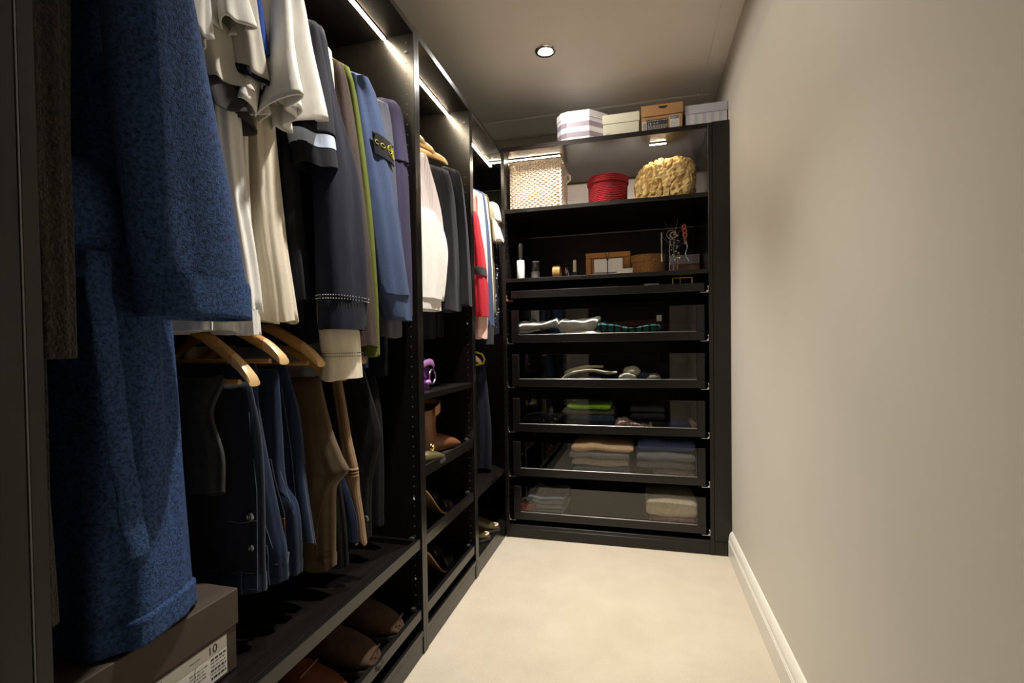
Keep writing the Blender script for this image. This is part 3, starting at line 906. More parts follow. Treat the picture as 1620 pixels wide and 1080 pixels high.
# ================================================================== LOWER RAIL: WOODEN HANGERS AND TROUSERS
def wood_hanger(label, y, xt, zt, rot=0, drop=.105, rail_z=1.115, bar=True, group='wooden hangers on the lower rail', side=1, cx=-.97, h0=.034, mat=None, endmat=None):
    """curved wooden hanger in the plane y, shoulder tip at (xt, zt); rot turns it about the hook"""
    g = thing('clothes_hanger', (cx, y, zt), label, 'hanger', group)
    w = xt-cx
    ca, sa = cos(rot), sin(rot)
    def P(u, v, z): return (cx+u*ca-v*sa, y+u*sa+v*ca, z)
    def arm_z(s):       # s 0 centre .. 1 tip
        return zt+.016+drop*(1-s**1.35)
    for sg in (1, -1):
        mb = MB(); rings = []
        N = 16
        for i in range(N+1):
            s = i/N*.80
            u = sg*w*s
            hh = h0*(1-.15*s)/2; tt = .0065+.004*s
            z = arm_z(s)
            rings.append([P(u, tt*cos(a)*1.1, z+hh*(abs(sin(a))**.7)*math.copysign(1, sin(a))) for a in [2*pi*k/12 for k in range(12)]])
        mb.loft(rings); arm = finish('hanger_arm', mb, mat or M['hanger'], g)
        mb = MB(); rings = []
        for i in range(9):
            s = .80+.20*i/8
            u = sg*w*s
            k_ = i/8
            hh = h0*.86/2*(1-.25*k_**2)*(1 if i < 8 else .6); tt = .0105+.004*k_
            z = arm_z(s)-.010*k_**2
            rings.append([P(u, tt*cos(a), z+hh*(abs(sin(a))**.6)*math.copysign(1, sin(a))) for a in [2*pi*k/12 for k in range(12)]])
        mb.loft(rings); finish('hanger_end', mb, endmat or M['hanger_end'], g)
    if bar:
        mb = MB(); mb.tube([P(-w*.84, 0, zt+.008), P(w*.84, 0, zt+.008)], .0055, 10); finish('trouser_bar', mb, mat or M['hanger'], g)
    zt2 = arm_z(0)+h0/2
    mb = MB()
    pts = [P(0, 0, zt2-.01), P(0, 0, max(zt2+.004, rail_z-.01))]
    r = .021
    mb2 = [P(-r*sin(a), 0, rail_z+.0 + (-r*cos(a))*-1 if False else rail_z-.002+r*cos(a+pi)) for a in [0]]
    hook = [P(r*sin(a), 0, rail_z-.001-r*cos(a)) for a in [-.0+pi*1.5*k/14 for k in range(15)]]
    mb.tube(pts+[P(.004, 0, rail_z-.001-r)]+hook[2:], .0016, 8)
    finish('hook', mb, M['steel'], g)
    return g

HG = 'wooden hangers on the lower rail'
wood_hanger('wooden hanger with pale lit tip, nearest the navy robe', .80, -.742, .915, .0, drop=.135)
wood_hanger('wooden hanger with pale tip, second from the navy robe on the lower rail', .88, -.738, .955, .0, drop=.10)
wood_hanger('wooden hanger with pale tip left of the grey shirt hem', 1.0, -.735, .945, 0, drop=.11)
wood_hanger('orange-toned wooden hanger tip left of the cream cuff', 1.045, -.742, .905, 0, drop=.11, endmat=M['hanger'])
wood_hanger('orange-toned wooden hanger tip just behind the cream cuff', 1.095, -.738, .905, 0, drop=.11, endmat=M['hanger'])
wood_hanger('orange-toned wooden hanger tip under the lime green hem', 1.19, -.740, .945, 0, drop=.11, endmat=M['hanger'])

F['denim'] = fabric('indigo_denim', (.008, .020, .054), 1500, .3, .45, 26, .1, stretch=(2, 2, .35))
F['denim_dark'] = fabric('dark_indigo_denim', (.004, .008, .020), 1500, .3, .4, 26, .1, stretch=(2, 2, .35))
F['chino'] = fabric('tan_chino_cotton', (.112, .078, .047), 1200, .2, .15, 20)
F['sand'] = fabric('sand_chino_cotton', (.25, .165, .095), 1200, .2, .12, 20)
F['greytwill'] = fabric('grey_cord', (.05, .05, .048), 900, .4, .2, 80)
M['stitch'] = plain('tan_denim_stitching', (.12, .155, .22), .8)
M['stitch_tan'] = plain('tan_stitching', (.13, .075, .035), .8)

def trousers(name, label, y, edge, mat, thick=.018, seed=1, width=.23, amp=.005, ytw=0, wmat=None, waist=True, back=None, thread=None, group='trousers folded over the lower hangers', tt=None):
    """edge: (z, x_front) rows from the hanger bar down; flat folded legs in the plane y"""
    z0, z1 = edge[0][0], edge[-1][0]
    g = thing(name, (edge[0][1]-width/2, y, z1), label, 'trousers', group)
    rows = []
    for i, (z, x) in enumerate(edge):
        f = (z0-z)/(z0-z1)
        w = width*(1+.25*f) if back is None else (x-back[0]-(back[1]-back[0])*f)
        th = (thick*(.55+.45*min(1, f*2.5))) if tt is None else tt[0]+(tt[1]-tt[0])*f
        rows.append((z, x-w/2, y+ytw*f, w/2, th, amp*(.3+.7*f)))
    z, cx, cy, rx, ry, am = rows[0]
    rows = [(z+.010, cx, cy, rx*.96, ry*.3, 0), (z+.007, cx, cy, rx*.99, ry*.8, 0)] + rows
    mb = MB(); cloth(mb, rows, 40, 64, seed, (3, 5, 8, 13), capA=True, expo=.75, zwave=.008, drift=.9, hem_in=.03)
    b = finish('leg', mb, mat, g, angle=60)
    if waist:
        zb = z1+.038
        R2 = interp_rows(rows, 60)
        low = [r for r in R2 if r[0] <= zb] or [R2[-1]]
        k = .0016
        wr = [(r[0], r[1], r[2], r[3]+k, r[4]+k, r[5]) for r in low]
        if len(wr) < 2: wr = [(zb, wr[0][1], wr[0][2], wr[0][3], wr[0][4], wr[0][5])]+wr
        mb = MB(); cloth(mb, wr, 8, 64, seed, (3, 5, 8, 13), capA=False, expo=.75, zwave=.008, drift=.9, hem_in=.02, z0=rows[0][0])
        # keep the folds in phase with the leg above
        finish('waistband', mb, wmat or mat, g, angle=60)
    return g, rows

def at_edge(rows, z):
    rr = sorted(rows, key=lambda r: r[0])
    for a, b in zip(rr[:-1], rr[1:]):
        if a[0] <= z <= b[0]:
            f = (z-a[0])/(b[0]-a[0]); return [u+(v-u)*f for u, v in zip(a, b)]
    return list(rr[0] if z < rr[0][0] else rr[-1])

def metal_button(g, rows, z, dx=-.012, side=-1, r=.008, mat=None):
    q = at_edge(rows, z)
    x = q[1]+q[3]+dx
    yy = q[2]+side*q[4]*.75
    mb = MB(); mb.lathe([(r, 0), (r, side*.003), (r*.7, side*.0045), (r*.62, side*.0035), (r*.25, side*.0035), (.0004, side*.0048)], (x, yy, z), 16, 'y')
    finish('button', mb, mat or M['steel'], g)

def seam(g, rows, pts, mat, name='seam', r=.0007, side=-1):
    """stitched seam on the near face: pts = (z, distance from the front edge)"""
    P = []
    for z, d in pts:
        q = at_edge(rows, z)
        x = q[1]+q[3]-d
        c = max(-1, min(1, (x-q[1])/q[3])); c = math.copysign(abs(c)**(1/.75), c)
        s = math.sqrt(max(0, 1-c*c))
        P.append((x+.002*(d < .008), q[2]+side*(q[4]*s**.75+.0018), z))
    mb = MB(); mb.tube(P, r, 5); finish(name, mb, mat, g)

def belt_loop(g, rows, z0, z1, d, mat, side=-1):
    P = []
    for k in range(5):
        z = z0+(z1-z0)*k/4
        q = at_edge(rows, z); x = q[1]+q[3]-d
        P.append((x, q[2]+side*(q[4]+.004+.003*sin(pi*k/4)), z))
    mb = MB(); mb.ribbon(P, (1, 0, 0), .011, .003); finish('belt_loop', mb, mat, g)

g, r = trousers('trousers', 'grey trousers hanging closest to the navy robe', .785, [(.922, -.800), (.86, -.830), (.776, -.806), (.70, -.806)], F['greytwill'], .012, 61, .21, waist=False)
g, r = trousers('jeans', 'dark jeans with two metal buttons, nearest the shoebox', .825, [(.912, -.775), (.807, -.755), (.669, -.751), (.575, -.753), (.53, -.753), (.492, -.753)], F['denim_dark'], .022, 62, .215, back=(-1.05, -.93), wmat=F['denim'], ytw=.0)
metal_button(g, r, .648, -.016); metal_button(g, r, .585, -.014, r=.006)
seam(g, r, [(.86, .008), (.7, .006), (.56, .006), (.497, .007)], M['stitch']); seam(g, r, [(.533, .01), (.531, .06), (.530, .12)], M['stitch']); seam(g, r, [(.50, .01), (.498, .06), (.499, .12)], M['stitch'])
seam(g, r, [(.64, .006), (.635, .04), (.64, .09)], M['stitch'], 'pocket_seam')
belt_loop(g, r, .54, .492, .035, F['denim'])
g, r = trousers('jeans', 'mid-blue jeans with belt loop, second pair from the navy robe', .885, [(.945, -.815), (.867, -.815), (.77, -.80), (.695, -.784), (.597, -.763), (.55, -.752), (.482, -.752)], F['denim'], .024, 63, .19, back=(-1.03, -.95))
seam(g, r, [(.68, .03), (.62, .02), (.56, .014)], M['stitch'], 'pocket_seam'); seam(g, r, [(.525, .008), (.522, .05), (.522, .10)], M['stitch']); seam(g, r, [(.49, .008), (.489, .05), (.49, .10)], M['stitch'])
belt_loop(g, r, .57, .485, .022, F['denim'])
g, r = trousers('jeans', 'blue jeans with open zip fly, third pair from the navy robe', .932, [(.93, -.80), (.80, -.795), (.673, -.786), (.637, -.758), (.545, -.748), (.478, -.750)], F['denim'], .020, 64, .18, back=(-1.02, -.95))
mb = MB(); q0 = at_edge(r, .76); q1 = at_edge(r, .56)
mb.ribbon([(at_edge(r, z)[1]+at_edge(r, z)[3]-.022+.006*sin(z*30), at_edge(r, z)[2]-at_edge(r, z)[4]*.9-.002, z) for z in (.74, .70, .66, .62, .58, .555)], (1, 0, 0), .012, .003)
finish('zip_fly', mb, F['denim_dark'], g)
mb = MB(); z = .60; q = at_edge(r, z); mb.box(q[1]+q[3]-.026, q[1]+q[3]-.016, q[2]-q[4]-.005, q[2]-q[4]-.002, z-.012, z+.01, .001); finish('zip_pull', mb, plain('dull_brass', (.30, .12, .05), .4, .8), g)
seam(g, r, [(.52, .006), (.517, .04), (.518, .08)], M['stitch']); seam(g, r, [(.71, .004), (.62, .004), (.49, .004)], M['stitch'])
belt_loop(g, r, .535, .482, .018, plain('faded_denim_loop', (.16, .20, .27), .9))
g, r = trousers('jeans', 'blue jeans with plain leg hem, right of the open-fly pair', .975, [(.935, -.808), (.829, -.778), (.66, -.764), (.58, -.752), (.528, -.744)], F['denim'], .020, 65, .17, waist=False, back=(-1.0, -.90))
seam(g, r, [(.90, .02), (.75, .02), (.60, .022), (.535, .022)], M['stitch']); seam(g, r, [(.545, .004), (.543, .03), (.543, .06)], M['stitch'])
g, r = trousers('chinos', 'tan chinos with round waist button, hanging between jeans and black trousers', 1.035, [(.905, -.765), (.879, -.761), (.80, -.742), (.768, -.733), (.706, -.706), (.683, -.692), (.66, -.715), (.641, -.730), (.55, -.735), (.445, -.738)], F['chino'], .020, 66, .2, back=(-.99, -.93))
metal_button(g, r, .468, -.020, mat=plain('bronze_button', (.16, .10, .04), .45, .6), r=.009)
seam(g, r, [(.62, .020), (.57, .032), (.52, .034), (.48, .034)], M['stitch_tan'], 'fly_seam'); seam(g, r, [(.486, .004), (.484, .04), (.484, .09)], M['stitch_tan']); seam(g, r, [(.88, .07), (.80, .085), (.70, .09)], M['stitch_tan'])
g, r = trousers('trousers', 'black trousers behind the tan chinos, reaching nearly to the shelf', 1.085, [(.91, -.80), (.75, -.77), (.6, -.745), (.50, -.735), (.43, -.735)], F['black'], .018, 67, .2, back=(-1.0, -.95))
g, r = trousers('chinos', 'sand coloured trouser leg edge with small buttonhole, right of the tan chinos', 1.130, [(.908, -.770), (.80, -.752), (.751, -.745), (.666, -.726), (.608, -.722), (.54, -.712), (.472, -.704)], F['sand'], .010, 68, .04, waist=False, back=(-.800, -.735), amp=.002)
metal_button(g, r, .665, -.008, r=.0035, mat=plain('dark_button', (.03, .02, .015), .5))
mb = MB()
for k in range(3): mb.torus((-.736, 1.126, .668-.008*k), .0085, .0035, 'z', 14, 6, 1.2)
finish('gather', mb, F['sand'], g)
g, r = trousers('jeans', 'sliver of blue denim hem beside the sand coloured trouser leg', 1.112, [(.72, -.79), (.66, -.76), (.55, -.722), (.482, -.718)], F['denim'], .008, 69, .05, waist=False, back=(-.85, -.78), amp=.002)
g, r = trousers('trousers', 'black trousers with a pale button, nearest the right side panel', 1.225, [(.92, -.76), (.816, -.728), (.745, -.712), (.70, -.722), (.60, -.745), (.45, -.75)], F['black'], .020, 70, .2, back=(-1.0, -.95))
metal_button(g, r, .505, -.006, r=.009)
g, r = trousers('trousers', 'black trousers hanging last on the lower rail by the side panel', 1.31, [(.92, -.78), (.8, -.76), (.6, -.755), (.45, -.76)], F['black'], .020, 71, .2, back=(-1.0, -.95))

# ---- brown shoebox with its label on the pull-out shelf
def shoebox(name, label, c, size, lid_h, bmat, lmat, group=None, rot=0):
    x0, y0, z0 = c; sx, sy, sz = size
    g = thing(name, (x0+sx/2, y0+sy/2, z0), label, 'box', group)
    box_part('box_body', (x0+.003, x0+sx-.003, y0+.003, y0+sy-.003, z0, z0+sz-lid_h+.02), bmat, g, .0015)
    m = MB(); m.box(x0, x0+sx, y0, y0+sy, z0+sz-lid_h, z0+sz, .0015)
    finish('box_lid', m, lmat, g)
    return g
bx = plain('brown_card', (.046, .031, .021), .7, var=.08)
g = shoebox('shoebox', 'brown shoebox with a white size label, on the shelf under the navy robe', (-1.09, .46, .376), (.335, .30, .153), .068, bx, bx)
lb = MB(); lb.box(-.7582, -.7574, .545, .733, .382, .455, 0)
lab = finish('size_label', lb, plain('white_label', (.66, .64, .60), .6), g, False); lab['label'] = 'white paper size label'
lb = MB(); lb.box(-.7575, -.7570, .545, .733, .4325, .455, 0); finish('label_band', lb, plain('label_beige', (.42, .40, .34), .7), lab, False)
ink = plain('dark_ink', (.03, .03, .03), .8)
text_part('print', '10', .021, ink, lab, (-.7568, .691, .4365), (0, 1, 0), (0, 0, 1), .0002)
text_part('print', '— —', .009, ink, lab, (-.7568, .655, .441), (0, 1, 0), (0, 0, 1), .0002)
mb = MB()
rnd = random.Random(5)
for k in range(6):
    z = .4255-.0068*k; y = .698
    while y < .728:
        w = rnd.uniform(.003, .008)
        if k in (0, 3, 5): mb.box(-.7576, -.7570, y, min(y+w, .730), z-.0022, z+.0012, 0)
        else: mb.box(-.7576, -.7570, y, min(y+w, .730), z-.0006, z+.0006, 0)
        y += w+.0022
for k in range(5):
    z = .449-.004*k; y = .552
    while y < .60:
        w = rnd.uniform(.004, .01); mb.box(-.7576, -.7568, y, y+w, z-.0007, z+.0007, 0); y += w+.002
for k in range(4):
    z = .422-.006*k; y = .655
    while y < .685:
        w = rnd.uniform(.003, .008); mb.box(-.7576, -.7570, y, y+w, z-.0005, z+.0005, 0); y += w+.002
o = finish('print_lines', mb, ink, lab, False); o['kind'] = 'stuff'
mb = MB()
mb.tube([(-.7570, .628, .4318), (-.7570, .645, .405), (-.7570, .658, .395), (-.7570, .665, .410), (-.7570, .666, .4318)], .0005, 4)
mb.tube([(-.7570, .615, .4318), (-.7570, .628, .4325)], .0005, 4)
o = finish('logo_line', mb, plain('grey_ink', (.28, .27, .26), .8), lab, False)

# ---- shoes
def shoe(name, label, c, yaw, L, Wd, Ht, mat, sole, open_len=.45, group=None, toe_h=.45, collar=True, cat='shoe'):
    """low shoe, toe pointing along +x before the yaw turn"""
    g = thing(name, c, label, cat, group)
    ca, sa = cos(yaw), sin(yaw)
    def P(u, v, z): return (c[0]+u*ca-v*sa, c[1]+u*sa+v*ca, c[2]+z)
    N = 22; n = 20
    def half(s):      # half width along the length, 0 heel .. 1 toe
        return Wd/2*(.70*min(1, (s/.12)**.5) if s < .12 else (.70+.30*sin(pi/2*min(1, (s-.12)/.5)) if s < .62 else 1.0*math.sqrt(max(.02, 1-((s-.62)/.385)**2.3))))
    def hgt(s):
        if s < open_len: return Ht*(1-.10*sin(pi*s/open_len))
        k = (s-open_len)/(1-open_len)
        return Ht*((1-k)**1.15*(1-toe_h)+toe_h*math.sqrt(max(.03, 1-k**2.6)))
    rings = []
    for i in range(N+1):
        s = .005+.99*i/N
        hw, hh = half(s), hgt(s)
        ring = []
        for k in range(n):
            a = 2*pi*k/n
            cx_, sx_ = cos(a), sin(a)
            z = .012+(hh-.012)*(.5+.5*math.copysign(abs(sx_)**.8, sx_)) if sx_ >= 0 else .012+ (hh-.012)*(.5+.5*math.copysign(abs(sx_)**.45, sx_))
            wv = hw*math.copysign(abs(cx_)**.8, cx_)*(1-.28*max(0, sx_)**2)
            ring.append(P(L*(s-.5), wv, z))
        rings.append(ring)
    mb = MB(); mb.loft(rings); up = finish('upper', mb, mat, g, angle=60)
    mb = MB(); so = []
    for z, k in ((0, .97), (.002, 1.03), (.011, 1.04), (.014, 1.0)):
        ring = []
        for i in range(25): s = i/24; ring.append(P(L*(s-.5)*1.015, half(min(.995, max(.004, s)))*k, z))
        for i in range(25): s = 1-i/24; ring.append(P(L*(s-.5)*1.015, -half(min(.995, max(.004, s)))*k, z))
        so.append(ring)
    mb.loft(so); finish('sole', mb, sole, g)
    if collar:
        mb = MB(); pts = []
        for k in range(25):
            a = 2*pi*k/24
            s = open_len*.52+open_len*.45*cos(a)
            pts.append(P(L*(s-.5), half(max(.01, s))*.62*sin(a), hgt(max(.01, s))*.99))
        mb.tube(pts, .005, 8); finish('collar', mb, mat, g)
        mb = MB()
        ring0 = [P(L*((open_len*.52+open_len*.40*cos(2*pi*k/24))-.5), half(max(.01, open_len*.52))*.55*sin(2*pi*k/24), hgt(open_len*.5)*1.012) for k in range(24)]
        ring1 = [(p[0], p[1], p[2]+.0006) for p in ring0]
        mb.loft([ring0, ring1]); finish('lining', mb, plain('dark_lining', (.012, .009, .007), .9), g)
    return g, P, hgt, half
sm = fabric('brown_suede', (.048, .027, .016), 700, .5, .25, 60)
lm = plain('chestnut_leather', (.12, .038, .015), .32, var=.25)
dk = plain('dark_rubber', (.02, .018, .016), .7)
tray_z = .119+.008
for lab_, y, x in (('dark brown suede slipper on the bottom tray, right-hand of the pair', 1.285, -.835), ('dark brown suede slipper on the bottom tray, beside the chestnut shoes', 1.135, -.825)):
    g, P, hg, hf = shoe('slipper', lab_, (x, y, tray_z+.003), .12, .29, .112, .105, sm, dk, .42, 'brown suede slippers', .60)
    mb = MB(); mb.tube([P(.285*(s-.5), hf(s)*.80*(1 if k == 0 else 1), hg(s)*.62) for k in (0,) for s in (.45, .6, .75, .85, .92)]+[P(.142, 0, .062)]+[P(.285*(s-.5), -hf(s)*.80, hg(s)*.62) for s in (.92, .85, .75, .6, .45)], .0022, 6)
    finish('welt_seam', mb, sm, g)
for lab_, y, x in (('chestnut brown leather shoe on the bottom tray, nearest the camera', .885, -.835), ('chestnut brown leather shoe on the bottom tray, next to the slippers', 1.0, -.83)):
    g, P, hg, hf = shoe('leather_shoe', lab_, (x, y, tray_z+.003), .05, .30, .105, .10, lm, dk, .42, 'chestnut leather shoes', .5)
    mb = MB(); mb.tube([P(.04, v, hg(.63)*.99) for v in (-.035, -.02, 0, .02, .035)], .0025, 6); finish('toe_cap_seam', mb, lm, g)
    mb = MB()
    for k in range(3):
        mb.tube([P(-.005-.018*k, -.022, hg(.48-.06*k)*1.0), P(-.002-.018*k, 0, hg(.49-.06*k)*1.06), P(-.005-.018*k, .022, hg(.48-.06*k)*1.0)], .0018, 6)
    finish('laces', mb, dk, g)

# ================================================================== MIDDLE WARDROBE
GM = 'clothes hanging in the middle wardrobe'
St = [(1.655, 1.535, 1.590, -.752), (1.626, 1.530, 1.606, -.748), (1.548, 1.522, 1.668, -.741), (1.462, 1.511, 1.709, -.736), (1.325, 1.491, 1.716, -.728), (1.220, 1.480, 1.681, -.723), (1.160, 1.474, 1.655, -.720)]
g = long_shirt('shirt', 'white shirt with fine pink stripes, hanging in the middle wardrobe', St, F['stripe'], 1.09, 111, rx=.040, amp=.008, cuffS=[(1.165, 1.474, 1.656, -.72), (1.15, 1.476, 1.652, -.72), (1.118, 1.478, 1.650, -.72)], cuffmat=F['white'], lean=.25, group=GM, neck=.045)
mb = MB(); S_in = [(1.46, 1.50, 1.66, -.722), (1.36, 1.495, 1.70, -.705), (1.24, 1.49, 1.67, -.70), (1.155, 1.482, 1.645, -.70)]
cloth(mb, sleeve_rows(S_in, .026, .006, True), 18, 40, 115, (2, 3, 5, 8)); finish('turned_sleeve', mb, F['white'], g, angle=60)
Sj = [(1.665, 1.70, 1.770, -.752), (1.639, 1.692, 1.785, -.742), (1.55, 1.706, 1.815, -.735), (1.357, 1.712, 1.838, -.73), (1.209, 1.708, 1.858, -.73), (1.13, 1.704, 1.868, -.73)]
long_shirt('jacket', 'charcoal jacket in the middle wardrobe, nearer to the striped shirt', Sj, F['charcoal'], 1.02, 112, 'jacket', rx=.044, lean=.3, group=GM)
Sj2 = [(1.685, 1.79, 1.835, -.728), (1.66, 1.79, 1.845, -.715), (1.531, 1.80, 1.872, -.705), (1.365, 1.81, 1.895, -.70), (1.155, 1.815, 1.912, -.698)]
long_shirt('jacket', 'charcoal jacket in the middle wardrobe, nearer to the right side panel', Sj2, F['charcoal'], 1.03, 113, 'jacket', rx=.036, lean=.3, group=GM)
HM = 'wooden hangers in the middle wardrobe'
wood_hanger('wooden hanger shoulder showing above the striped shirt', 1.60, -.735, 1.712, 0, drop=.085, rail_z=1.84, bar=False, group=HM, mat=M['hanger_end'])
wood_hanger('wooden hanger shoulder in the middle wardrobe, second in line', 1.69, -.738, 1.712, 0, drop=.085, rail_z=1.84, bar=False, group=HM, mat=M['hanger_end'])
wood_hanger('wooden hanger shoulder above the charcoal jacket, furthest in', 1.775, -.722, 1.700, 0, drop=.085, rail_z=1.84, bar=False, group=HM, mat=M['hanger_end'])

# purple patent bag on the shelf
g = thing('handbag', (-.82, 1.60, .836), 'glossy purple handbag with round dark handle on the middle shelf', 'bag')
pm = plain('purple_patent', (.16, .045, .22), .12, coat=.6)
mb = MB(); rings = []
for i in range(13):
    f = i/12
    z = .838+.105*f
    w = .115*(1-.25*abs(f-.45)**1.5*2); d = .055*(1-.5*f**2)
    rings.append([(-.80+d*math.copysign(abs(cos(a))**.7, cos(a))+.006*sin(4*a+f*5), 1.575+w*math.copysign(abs(sin(a))**.8, sin(a)), z) for a in [2*pi*k/36 for k in range(36)]])
mb.loft(rings); bag = finish('bag_body', mb, pm, g, angle=60)
mb = MB(); rings = []
for i in range(9):
    a0 = pi*.15+pi*.7*i/8
    rings.append([(-.742+.012*sin(a0)+.003*cos(b), 1.60+.055*cos(a0)*1.1, .905+.03*sin(a0)+.012*sin(b)) for b in [2*pi*k/10 for k in range(10)]])
mb.loft(rings); finish('flap', mb, plain('lilac_patent', (.42, .20, .48), .15, coat=.5), g)
mb = MB(); mb.torus((-.735, 1.635, .880), .026, .004, 'x', 22, 8); finish('ring_clasp', mb, plain('purple_metal', (.35, .22, .42), .2, .9), g)
mb = MB(); mb.torus((-.80, 1.685, .895), .052, .0055, 'x', 32, 8); finish('handle', mb, M['black'], g)
mb = MB(); mb.sphere((-.735, 1.60, .862), .012, 14, .7, 1.6, .8); finish('bow', mb, plain('lilac_patent', (.42, .20, .48), .15), g)

# tan leather ankle boots
bm_ = plain('tan_boot_leather', (.15, .056, .018), .42, var=.3)
def boot(label, c, yaw):
    g, P, hg, hf = shoe('ankle_boot', label, c, yaw, .27, .095, .085, bm_, dk, .40, 'tan leather ankle boots', .62, collar=False, cat='boot')
    mb = MB(); rings = []
    prof = [(.055, .050, .040, -.075), (.085, .050, .040, -.072), (.11, .046, .036, -.070), (.135, .050, .041, -.074), (.165, .057, .047, -.078), (.185, .062, .051, -.074)]
    for z, ru, rv, u0 in prof:
        rings.append([P(u0+ru*cos(a)+.003*sin(5*a+z*60), rv*sin(a), z+.012*cos(a)*(z > .14)) for a in [2*pi*k/24 for k in range(24)]])
    rings += [[(c[0]+(p[0]-c[0])*1, p[1], p[2]-.012) for p in rings[-1]]]
    rings[-1] = [P(-.074+.052*cos(a), .042*sin(a), .178) for a in [2*pi*k/24 for k in range(24)]]
    mb.loft(rings, False, True); finish('shaft', mb, bm_, g, angle=60)
    mb = MB()
    mb.ribbon([P(-.075+.068*cos(a), .056*sin(a), .175+.020*cos(a)) for a in [-1.6+3.2*k/14 for k in range(15)]], (0, 0, 1), .034, .004); finish('turned_cuff', mb, plain('pale_tan_leather', (.36, .17, .06), .5), g)
    return g
boot('tan ankle boot with turned-down cuff on the upper shoe tray', (-.765, 1.735, .5755), 1.3)
boot('tan ankle boot half hidden behind the side panel, upper shoe tray', (-.87, 1.72, .5755), 1.25)
g, P, hg, hf = shoe('sandal', 'olive gold sandal with a gold buckle, front of upper shoe tray', (-.735, 1.545, .5755), 1.3, .22, .08, .055, plain('olive_leather', (.075, .058, .022), .4), dk, .45, None, .7)
mb = MB(); mb.torus(P(.05, 0, .055), .014, .003, 'x', 18, 8); mb.sphere(P(.03, -.02, .06), .008); finish('buckle', mb, M['gold'], g)

def pump(label, c, yaw, mat_in, mat_out, L=.235, hz=.125):
    """high heeled shoe seen from its toe: curved insole, toe vamp and slim heel"""
    g = thing('high_heel', c, label, 'shoe', 'high heels on the lower shoe trays')
    ca, sa = cos(yaw), sin(yaw)
    def P(u, v, z): return (c[0]+u*ca-v*sa, c[1]+u*sa+v*ca, c[2]+z)
    def zz(s):
        return .006+hz*(.5+.5*cos(pi*min(1, max(0, (s-.08)/.58))))
    def hw(s): return .026+.011*sin(pi*min(1, s)**1.3) if s < .72 else .0355*math.sqrt(max(.015, 1-((s-.72)/.285)**2))
    mb = MB(); rings = []
    for i in range(25):
        s = i/24*.998
        rings.append([P(L*(s-.5), hw(s)*k, zz(s)+t) for k, t in ((1, .004), (.5, .0015), (0, .001), (-.5, .0015), (-1, .004), (-1, -.003), (0, -.006), (1, -.003))])
    mb.loft(rings); finish('insole', mb, mat_in, g, angle=60)
    mb = MB(); rings = []
    for i in range(13):
        s = .66+.335*i/12
        top = .044*math.sqrt(max(.02, 1-((s-.66)/.345)**2))+.006
        rings.append([P(L*(s-.5), hw(s)*1.06*cos(a), zz(s)+top*sin(a)**.8) for a in [pi*k/14 for k in range(15)]])
    mb.loft(rings, False, False, False); up = finish('vamp', mb, mat_out, g, angle=60)
    so = up.modifiers.new('thickness', 'SOLIDIFY'); so.thickness = .002
    mb = MB(); rings = []
    for i in range(11):
        s = .0+.30*i/10
        for_ = .038*(1-(i/10)**1.5)+.004
        rings.append([P(L*(s-.5)-.002, hw(s)*1.08, zz(s)), P(L*(s-.5)-.002, hw(s)*1.0, zz(s)+for_), P(L*(s-.5), hw(s)*.95, zz(s)+for_), P(L*(s-.5), hw(s)*.98, zz(s))])
    mb.loft(rings)
    rings = [[(2*P(0, 0, 0)[0]*0+p[0], p[1], p[2]) for p in r] for r in rings]
    mb.tube([P(-.112, .0, .010), P(-.116, 0, hz-.005)], [.005, .013], 10)
    finish('heel', mb, mat_out, g)
    return g
tanin = plain('tan_insole', (.50, .30, .13), .45)
brin = plain('brown_insole', (.30, .15, .08), .45)
blk = plain('black_patent', (.012, .012, .014), .2)
for z, mi, ys, nm in ((.3465, tanin, (1.60, 1.70), 'middle'), (.1205, brin, (1.60, 1.70), 'lowest')):
    for k, y in enumerate(ys):
        pump('black %s-lined high heel on the %s shoe tray, %s one' % ('tan' if mi is tanin else 'brown', nm, ('nearer' if k == 0 else 'farther')), (-.768-.080*k, 1.690+.075*k, z), 1.32, mi, blk)

# ================================================================== CORNER WARDROBE
GC = 'clothes hanging in the corner wardrobe'
def slim(name, label, S, mat, hem, seed, cat, rx=.030, **k):
    return long_shirt(name, label, S, mat, hem, seed, cat, rx=rx, group=GC, lean=.2, sw=.17, far=False, **k)
Sred = [(1.60, 2.070, 2.13, -.745), (1.50, 2.075, 2.165, -.735), (1.423, 2.085, 2.195, -.73), (1.308, 2.095, 2.228, -.728), (1.20, 2.10, 2.246, -.726), (1.128, 2.105, 2.248, -.726)]
g = slim('hooded_top', 'red top with dark sleeve band hanging in the corner wardrobe', Sred, F['red'], 1.05, 121, 'top')
mb = MB(); cloth(mb, sleeve_rows([(1.352, 2.088, 2.215, -.728), (1.346, 2.087, 2.218, -.728), (1.322, 2.09, 2.224, -.727), (1.316, 2.092, 2.223, -.727)], .034, .003, False), 6, 40, 124, (2, 3, 5), capA=False, hem_in=0); finish('sleeve_band', mb, F['charcoal'], g, angle=60)
Spk = [(1.715, 2.15, 2.19, -.752), (1.698, 2.148, 2.212, -.745), (1.435, 2.155, 2.267, -.74), (1.195, 2.162, 2.275, -.74), (1.027, 2.160, 2.268, -.74)]
slim('shirt', 'pale pink long-sleeved shirt behind the red top', Spk, F['pink'], 1.05, 122, 'shirt')
Snv = [(1.725, 2.205, 2.250, -.752), (1.709, 2.205, 2.270, -.745), (1.449, 2.230, 2.338, -.738), (1.202, 2.250, 2.358, -.736), (1.091, 2.252, 2.372, -.735)]
slim('jacket', 'navy jacket with dark cuff in the corner wardrobe', Snv, F['slate'], 1.0, 123, 'jacket', cuffS=[(1.093, 2.255, 2.37, -.735), (1.07, 2.255, 2.365, -.735), (.998, 2.255, 2.35, -.735)], cuffmat=F['charcoal'])
